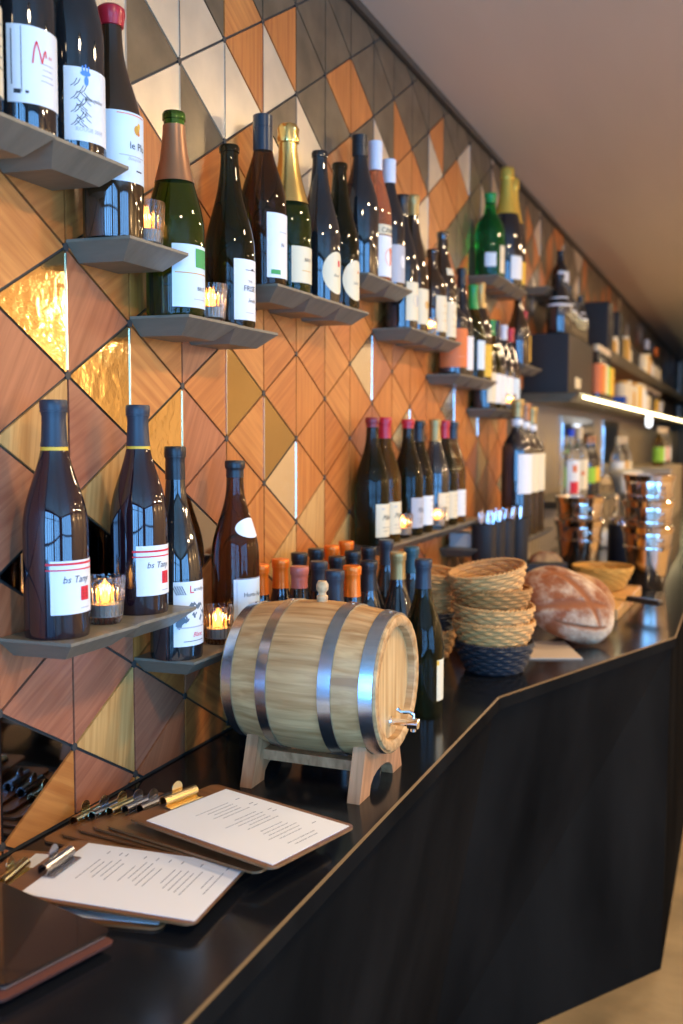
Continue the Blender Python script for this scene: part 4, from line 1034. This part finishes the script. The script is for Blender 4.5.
# upper shelf
r = None
for k, (y, sy, lb) in enumerate([(5.50, .20, 'near black loudspeaker on the upper shelf beside the row of bottles'), (5.95, .20, 'second black loudspeaker on the upper shelf')]):
    root = thing('loudspeaker', lb, 'speaker', (.10, y, SH2)); bm = nb(); box(bm, (-.085, -sy/2, 0), (.085, sy/2, .26), 0, .006); link('cabinet', bm, mat('speaker_black', '#17130f', .55), root)
    bm = nb(); lathe(bm, [(.055, .0), (.055, .004), (.045, .003), (.02, -.004+.006), (0, .004)], 24, 0, 'x', (.086, 0, .09)); link('woofer', bm, mat('speaker_cone', '#2b2a28', .6), root, smooth=True)
    bm = nb(); lathe(bm, [(.022, .0), (.022, .004), (0, .003)], 20, 0, 'x', (.086, 0, .19)); link('tweeter', bm, MATS['speaker_cone'], root, smooth=True)
for k, (y, rr_, hh_, c1, lb) in enumerate([(5.67, .03, .09, 'gold', 'small golden jar between the two loudspeakers'), (5.76, .032, .11, 'cream', 'small cream jar between the two loudspeakers'), (6.20, .045, .15, 'gold', 'golden jar right of the second loudspeaker'), (6.40, .035, .10, 'cream', 'short cream jar right of the golden jar'),
        (7.35, .05, .13, 'cream', 'cream jar in front of the framed picture, first'), (7.55, .05, .15, 'gold', 'golden jar in front of the framed picture, second'), (7.75, .05, .11, 'white', 'white jar in front of the framed picture, third')]):
    jar(.165, y, SH2, lb, rr_, hh_, c1, 'cream', 'jars on the upper shelf')
r = thing('framed_picture', 'dark framed picture leaning on the wall above the upper shelf', 'picture', (.022, 6.95, SH2)); bm = nb(); box(bm, (-.01, -.32, 0), (.01, .32, .34), 0, .003); link('frame', bm, mat('frame_tan', '#7d6a52', .5), r)
bm = nb(); box(bm, (.0105, -.28, .03), (.012, .28, .31)); link('canvas', bm, mat('canvas_dark', '#221d18', .6, var=(9, .8, (1, 1, 1))), r)
r = carton(.115, 6.85, SH2, .12, .5, .13, 'dark rounded bag on the upper shelf before the framed picture', mat('bag_dark', '#1d1a18', .7), cat='bag', name='storage_bag')
for k, (y, cc, lb) in enumerate([(8.1, 'white', 'pale-capped bottle on the upper shelf near the right edge'), (8.5, 'slate', 'blue-grey bottle on the upper shelf near the right edge'), (8.85, 'orange', 'orange-capped dark bottle on the upper shelf at the right edge')]):
    bottle(.13, y, SH2, .30, lb, 'burg', 'gk', cc, .07, r=.05, seg=20, lab=(.02, .12, 'cream', dict(ha=80, rot=-40)))

# tall bottles on the counter end of the tiled wall
shelf(14.62, 3, -5.0, 'low shelf under the tall large-format bottles', .2)
ZT = row(-4.88)
for k, (x, y, h, rr_, g, cc, lc, lb) in enumerate([
        (.140, 3.42, .47, .052, 'gk', 'tan', 'white', 'first tall bottle with cork stopper and white label, behind the cutlery'),
        (.142, 3.53, .46, .052, 'gb', 'bronze', 'cream', 'second tall cork-stopped bottle behind the cutlery'),
        (.144, 3.64, .45, .052, 'gb', 'tan', 'cream', 'third tall cork-stopped bottle with cream label'),]):
    bottle(x, y, ZT, h, lb, 'bord', g, cc, .06, r=rr_, seg=28, lab=(.15, .285, lc, dict(ha=62, rot=-10)), extra=[('neck_label', h*.80, h*.86, 'white', dict(ha=180))])
bottle(.18, 4.30, SL, .30, 'clear bottle with blue cap and red label patch', 'bord', 'gc', 'blue', .03, r=.04, seg=24, lab=(.03, .17, 'white', dict(ha=70, rot=-30, marks=[('r', 'red', -.01, .0, .04, .05), ('r', 'orange', -.01, .09, .02, .03)])), name='spirit_bottle')
bottle(.19, 4.46, SL, .31, 'clear spirit bottle with cream label right of the blue-capped one', 'bord', 'gc', 'cream', .05, r=.04, seg=24, lab=(.04, .17, 'cream', dict(ha=80, rot=-30, marks=[('e', 'orange', -.01, .07, .02, .02)])), name='spirit_bottle')
for k, (y, lc, lb) in enumerate([(4.66, 'lime', 'dark beer bottle with lime label, left of the pair'), (4.80, 'yellow', 'dark beer bottle with bright yellow label, right of the pair')]):
    bottle(.20, y, SL, .27, lb, 'beer', 'gk', 'bronze', .03, r=.036, seg=24, lab=(.06, .13, lc, dict(ha=90, rot=-40)), name='beer_bottle')
# mirrored panels and slicer
for k, (y0_, y1_, lb) in enumerate([(4.98, 6.10, 'near mirrored panel on the back bar wall'), (6.5, 7.3, 'far mirrored panel on the back bar wall')]):
    r = thing('wall_mirror', lb, 'mirror', (.0145, 0, 0)); bm = nb(); box(bm, (0, y0_, 1.20), (.010, y1_, 1.56), 0, .002); link('frame', bm, M['sil'], r); bm = nb(); box(bm, (.0102, y0_+.04, 1.24), (.012, y1_-.04, 1.52)); link('mirror_glass', bm, mat('mirror_bluish', (.75, .85, 1.0), .06, 1), r)
r = thing('meat_slicer', 'white meat slicer with round steel blade behind the buckets', 'slicer', (.27, 5.22, CT), radians(-65))
bm = nb(); box(bm, (-.17, -.14, 0), (.17, .14, .09), 0, .02); link('base', bm, mat('enamel_white', '#cfc7b4', .3), r, smooth=True)
bm = nb(); lathe(bm, [(0, -.01), (.13, -.008), (.135, 0), (.13, .008), (0, .01)], 40, 0, 'y', (0, -.05, .22)); link('blade', bm, M['chrome'], r, smooth=True)
bm = nb(); box(bm, (-.10, -.03, .26), (.14, .10, .38), 0, .03); link('housing', bm, MATS['enamel_white'], r, smooth=True)
bm = nb(); box(bm, (-.02, .02, .08), (.08, .08, .27), 0, .01); link('post', bm, MATS['enamel_white'], r, smooth=True)
bm = nb(); tube(bm, [(.0, -.10, .30), (.0, -.13, .40)], .012, 12); link('handle', bm, M['wf'], r, smooth=True)
r = carton(.22, 7.4, CT, .40, 1.2, .34, 'cream steel cabinet at the far end of the counter', mat('cabinet_cream', '#a8987c', .4), cat='cabinet', name='back_cabinet')
for k, (y, g, lc, lb) in enumerate([(5.80, 'gc', 'white', 'clear bottle by the mirror, nearest'), (5.98, 'gb', 'gold', 'amber bottle by the mirror, second'), (6.16, 'gc', 'cream', 'clear bottle by the mirror, third'), (7.3, 'go', 'lime', 'green bottle on the far low shelf'), (7.5, 'gc', 'white', 'clear white-label bottle on the far low shelf'), (7.7, 'gb', 'orange', 'amber orange-label bottle on the far low shelf'), (7.95, 'gc', 'white', 'rightmost clear bottle on the far low shelf')]):
    if y > 6.9: z_ = CT + .3405 + .0016; x_ = .30
    else: z_ = SL; x_ = .20
    bottle(x_, y, z_, .27, lb, 'stub', g, 'cream', .04, r=.04, seg=20, lab=(.03, .13, lc, dict(ha=120, rot=-40)), name='spirit_bottle')
# ------------------------------------------------------------------ unseen lamps: ceiling spots, with warm wall washers and globes added
def ceiling_lamp(x, y, e, label, size=.16, col=(1, .74, .44)):
    r = thing('ceiling_spot', label, 'lamp', (x, y, CEIL), 0, 'ceiling spots')
    bm = nb(); lathe(bm, [(size/2+.015, -.001), (size/2+.015, -.03), (size/2, -.032), (size/2, -.004), (0, -.004), (0, -.001)], 24); link('housing', bm, M['wf'], r, smooth=True)
    L = bpy.data.lights.new('spot_lamp', 'AREA'); L.shape = 'DISK'; L.size = size; L.energy = e * (.95 if y < 6 and x < 2 else .6); L.color = col
    o = bpy.data.objects.new('spot_lamp', L); C.objects.link(o); o.parent = r; o.location = (0, 0, -.033)
    return r
for k, (x, y, e, lb) in enumerate([(1.25, .55, 14, 'ceiling spot above the camera'), (1.2, 1.9, 16, 'ceiling spot above the barrel side of the room'), (1.2, 3.3, 16, 'ceiling spot by the counter bend'), (1.3, 4.9, 16, 'ceiling spot by the bucket stacks'), (1.0, 6.9, 16, 'far ceiling spot beyond the bucket stacks'), (3.2, 3.2, 14, 'ceiling spot over the room on the right'), (3.2, 5.6, 14, 'far ceiling spot over the room on the right'), (4.2, 2.6, 165, 'nearest warm ceiling spot added to brighten the right wall'), (4.2, 4.8, 165, 'middle warm ceiling spot added to brighten the right wall'), (4.2, 7.0, 110, 'farthest warm ceiling spot added to brighten the right wall'), (2.1, 7.9, 30, 'warm ceiling spot added to brighten the left part of the added partition'), (3.4, 7.9, 30, 'warm ceiling spot added to brighten the right part of the added partition')]):
    ceiling_lamp(x, y, e, lb)  # the wall-washing ones are added out of view for warm fill and reflections
# globe lights added out of view as warm glow for the mirror tiles
for k, (x, y) in enumerate([(4.7, 2.2), (4.7, 4.4), (4.7, 6.8)]):
    r = thing('added_wall_lamp', ['nearest', 'middle', 'farthest'][k] + ' globe lamp added on the right-hand wall', 'lamp', (x, y, 1.9), 0, 'added globe lamps on the right wall')
    bm = nb(); lathe(bm, [(0, -.12)] + [(.12*sin(pi*q/12), -.12*cos(pi*q/12)) for q in range(1, 12)] + [(0, .12)], 24); link('globe', bm, mat('globe_warm', '#ffd9a0', .5, emit=(1, .66, .32), es=14), r, smooth=True)
    bm = nb(); tube(bm, [(.0, 0, 0), (.2, 0, 0)], .015, 8); link('bracket', bm, M['brass'], r, smooth=True)

def area(name, loc, rot, sx, sy, e, col):
    L = bpy.data.lights.new(name, 'AREA'); L.shape = 'RECTANGLE'; L.size = sx; L.size_y = sy; L.energy = e; L.color = col
    o = bpy.data.objects.new(name, L); C.objects.link(o); o.location = loc; o.rotation_euler = rot
BL = (.15, .46, 1.0)
area('daylight_window_one', (1.035, YB-.06, 1.24), (radians(90), 0, 0), 1.83, 2.22, 160, BL)
area('daylight_window_two', (3.175, YB-.06, 1.24), (radians(90), 0, 0), 1.85, 2.22, 155, BL)
area('daylight_window_three', (4.96, -.2, 1.24), (0, radians(90), 0), 2.22, 3.0, 200, BL)
# world: dim warm room-like surrounding outside the windows
w = bpy.data.worlds.new('world'); SC.world = w; w.use_nodes = True
w.node_tree.nodes['Background'].inputs[0].default_value = (.55, .7, 1, 1); w.node_tree.nodes['Background'].inputs[1].default_value = .6

# ------------------------------------------------------------------ camera
cd = bpy.data.cameras.new('camera'); cam = bpy.data.objects.new('camera', cd); C.objects.link(cam)
YAW, PIT, ROL = .385, .0761, .0032
F = Vector((-sin(YAW)*cos(PIT), cos(YAW)*cos(PIT), -sin(PIT))); R = Vector((cos(YAW), sin(YAW), 0)); U = R.cross(F)
R2 = R*cos(ROL) + U*sin(ROL); U2 = U*cos(ROL) - R*sin(ROL)
cam.matrix_world = Matrix(((R2.x, U2.x, -F.x, CAM.x), (R2.y, U2.y, -F.y, CAM.y), (R2.z, U2.z, -F.z, CAM.z), (0, 0, 0, 1)))
cd.sensor_fit = 'VERTICAL'; cd.sensor_height = 36; cd.sensor_width = 24; cd.lens = 1000 / 1024 * 36
cd.clip_start = .05; cd.clip_end = 60
cd.dof.use_dof = True; cd.dof.focus_distance = 1.5; cd.dof.aperture_fstop = 3.5
SC.camera = cam
SC.view_settings.view_transform = 'Standard'; SC.view_settings.look = 'None'; SC.view_settings.gamma = 1; SC.view_settings.exposure = .14
SC.view_settings.use_curve_mapping = False
SC.cycles.max_bounces = 10; SC.cycles.transmission_bounces = 8; SC.cycles.caustics_reflective = False; SC.cycles.caustics_refractive = False
SC.cycles.sample_clamp_indirect = 6
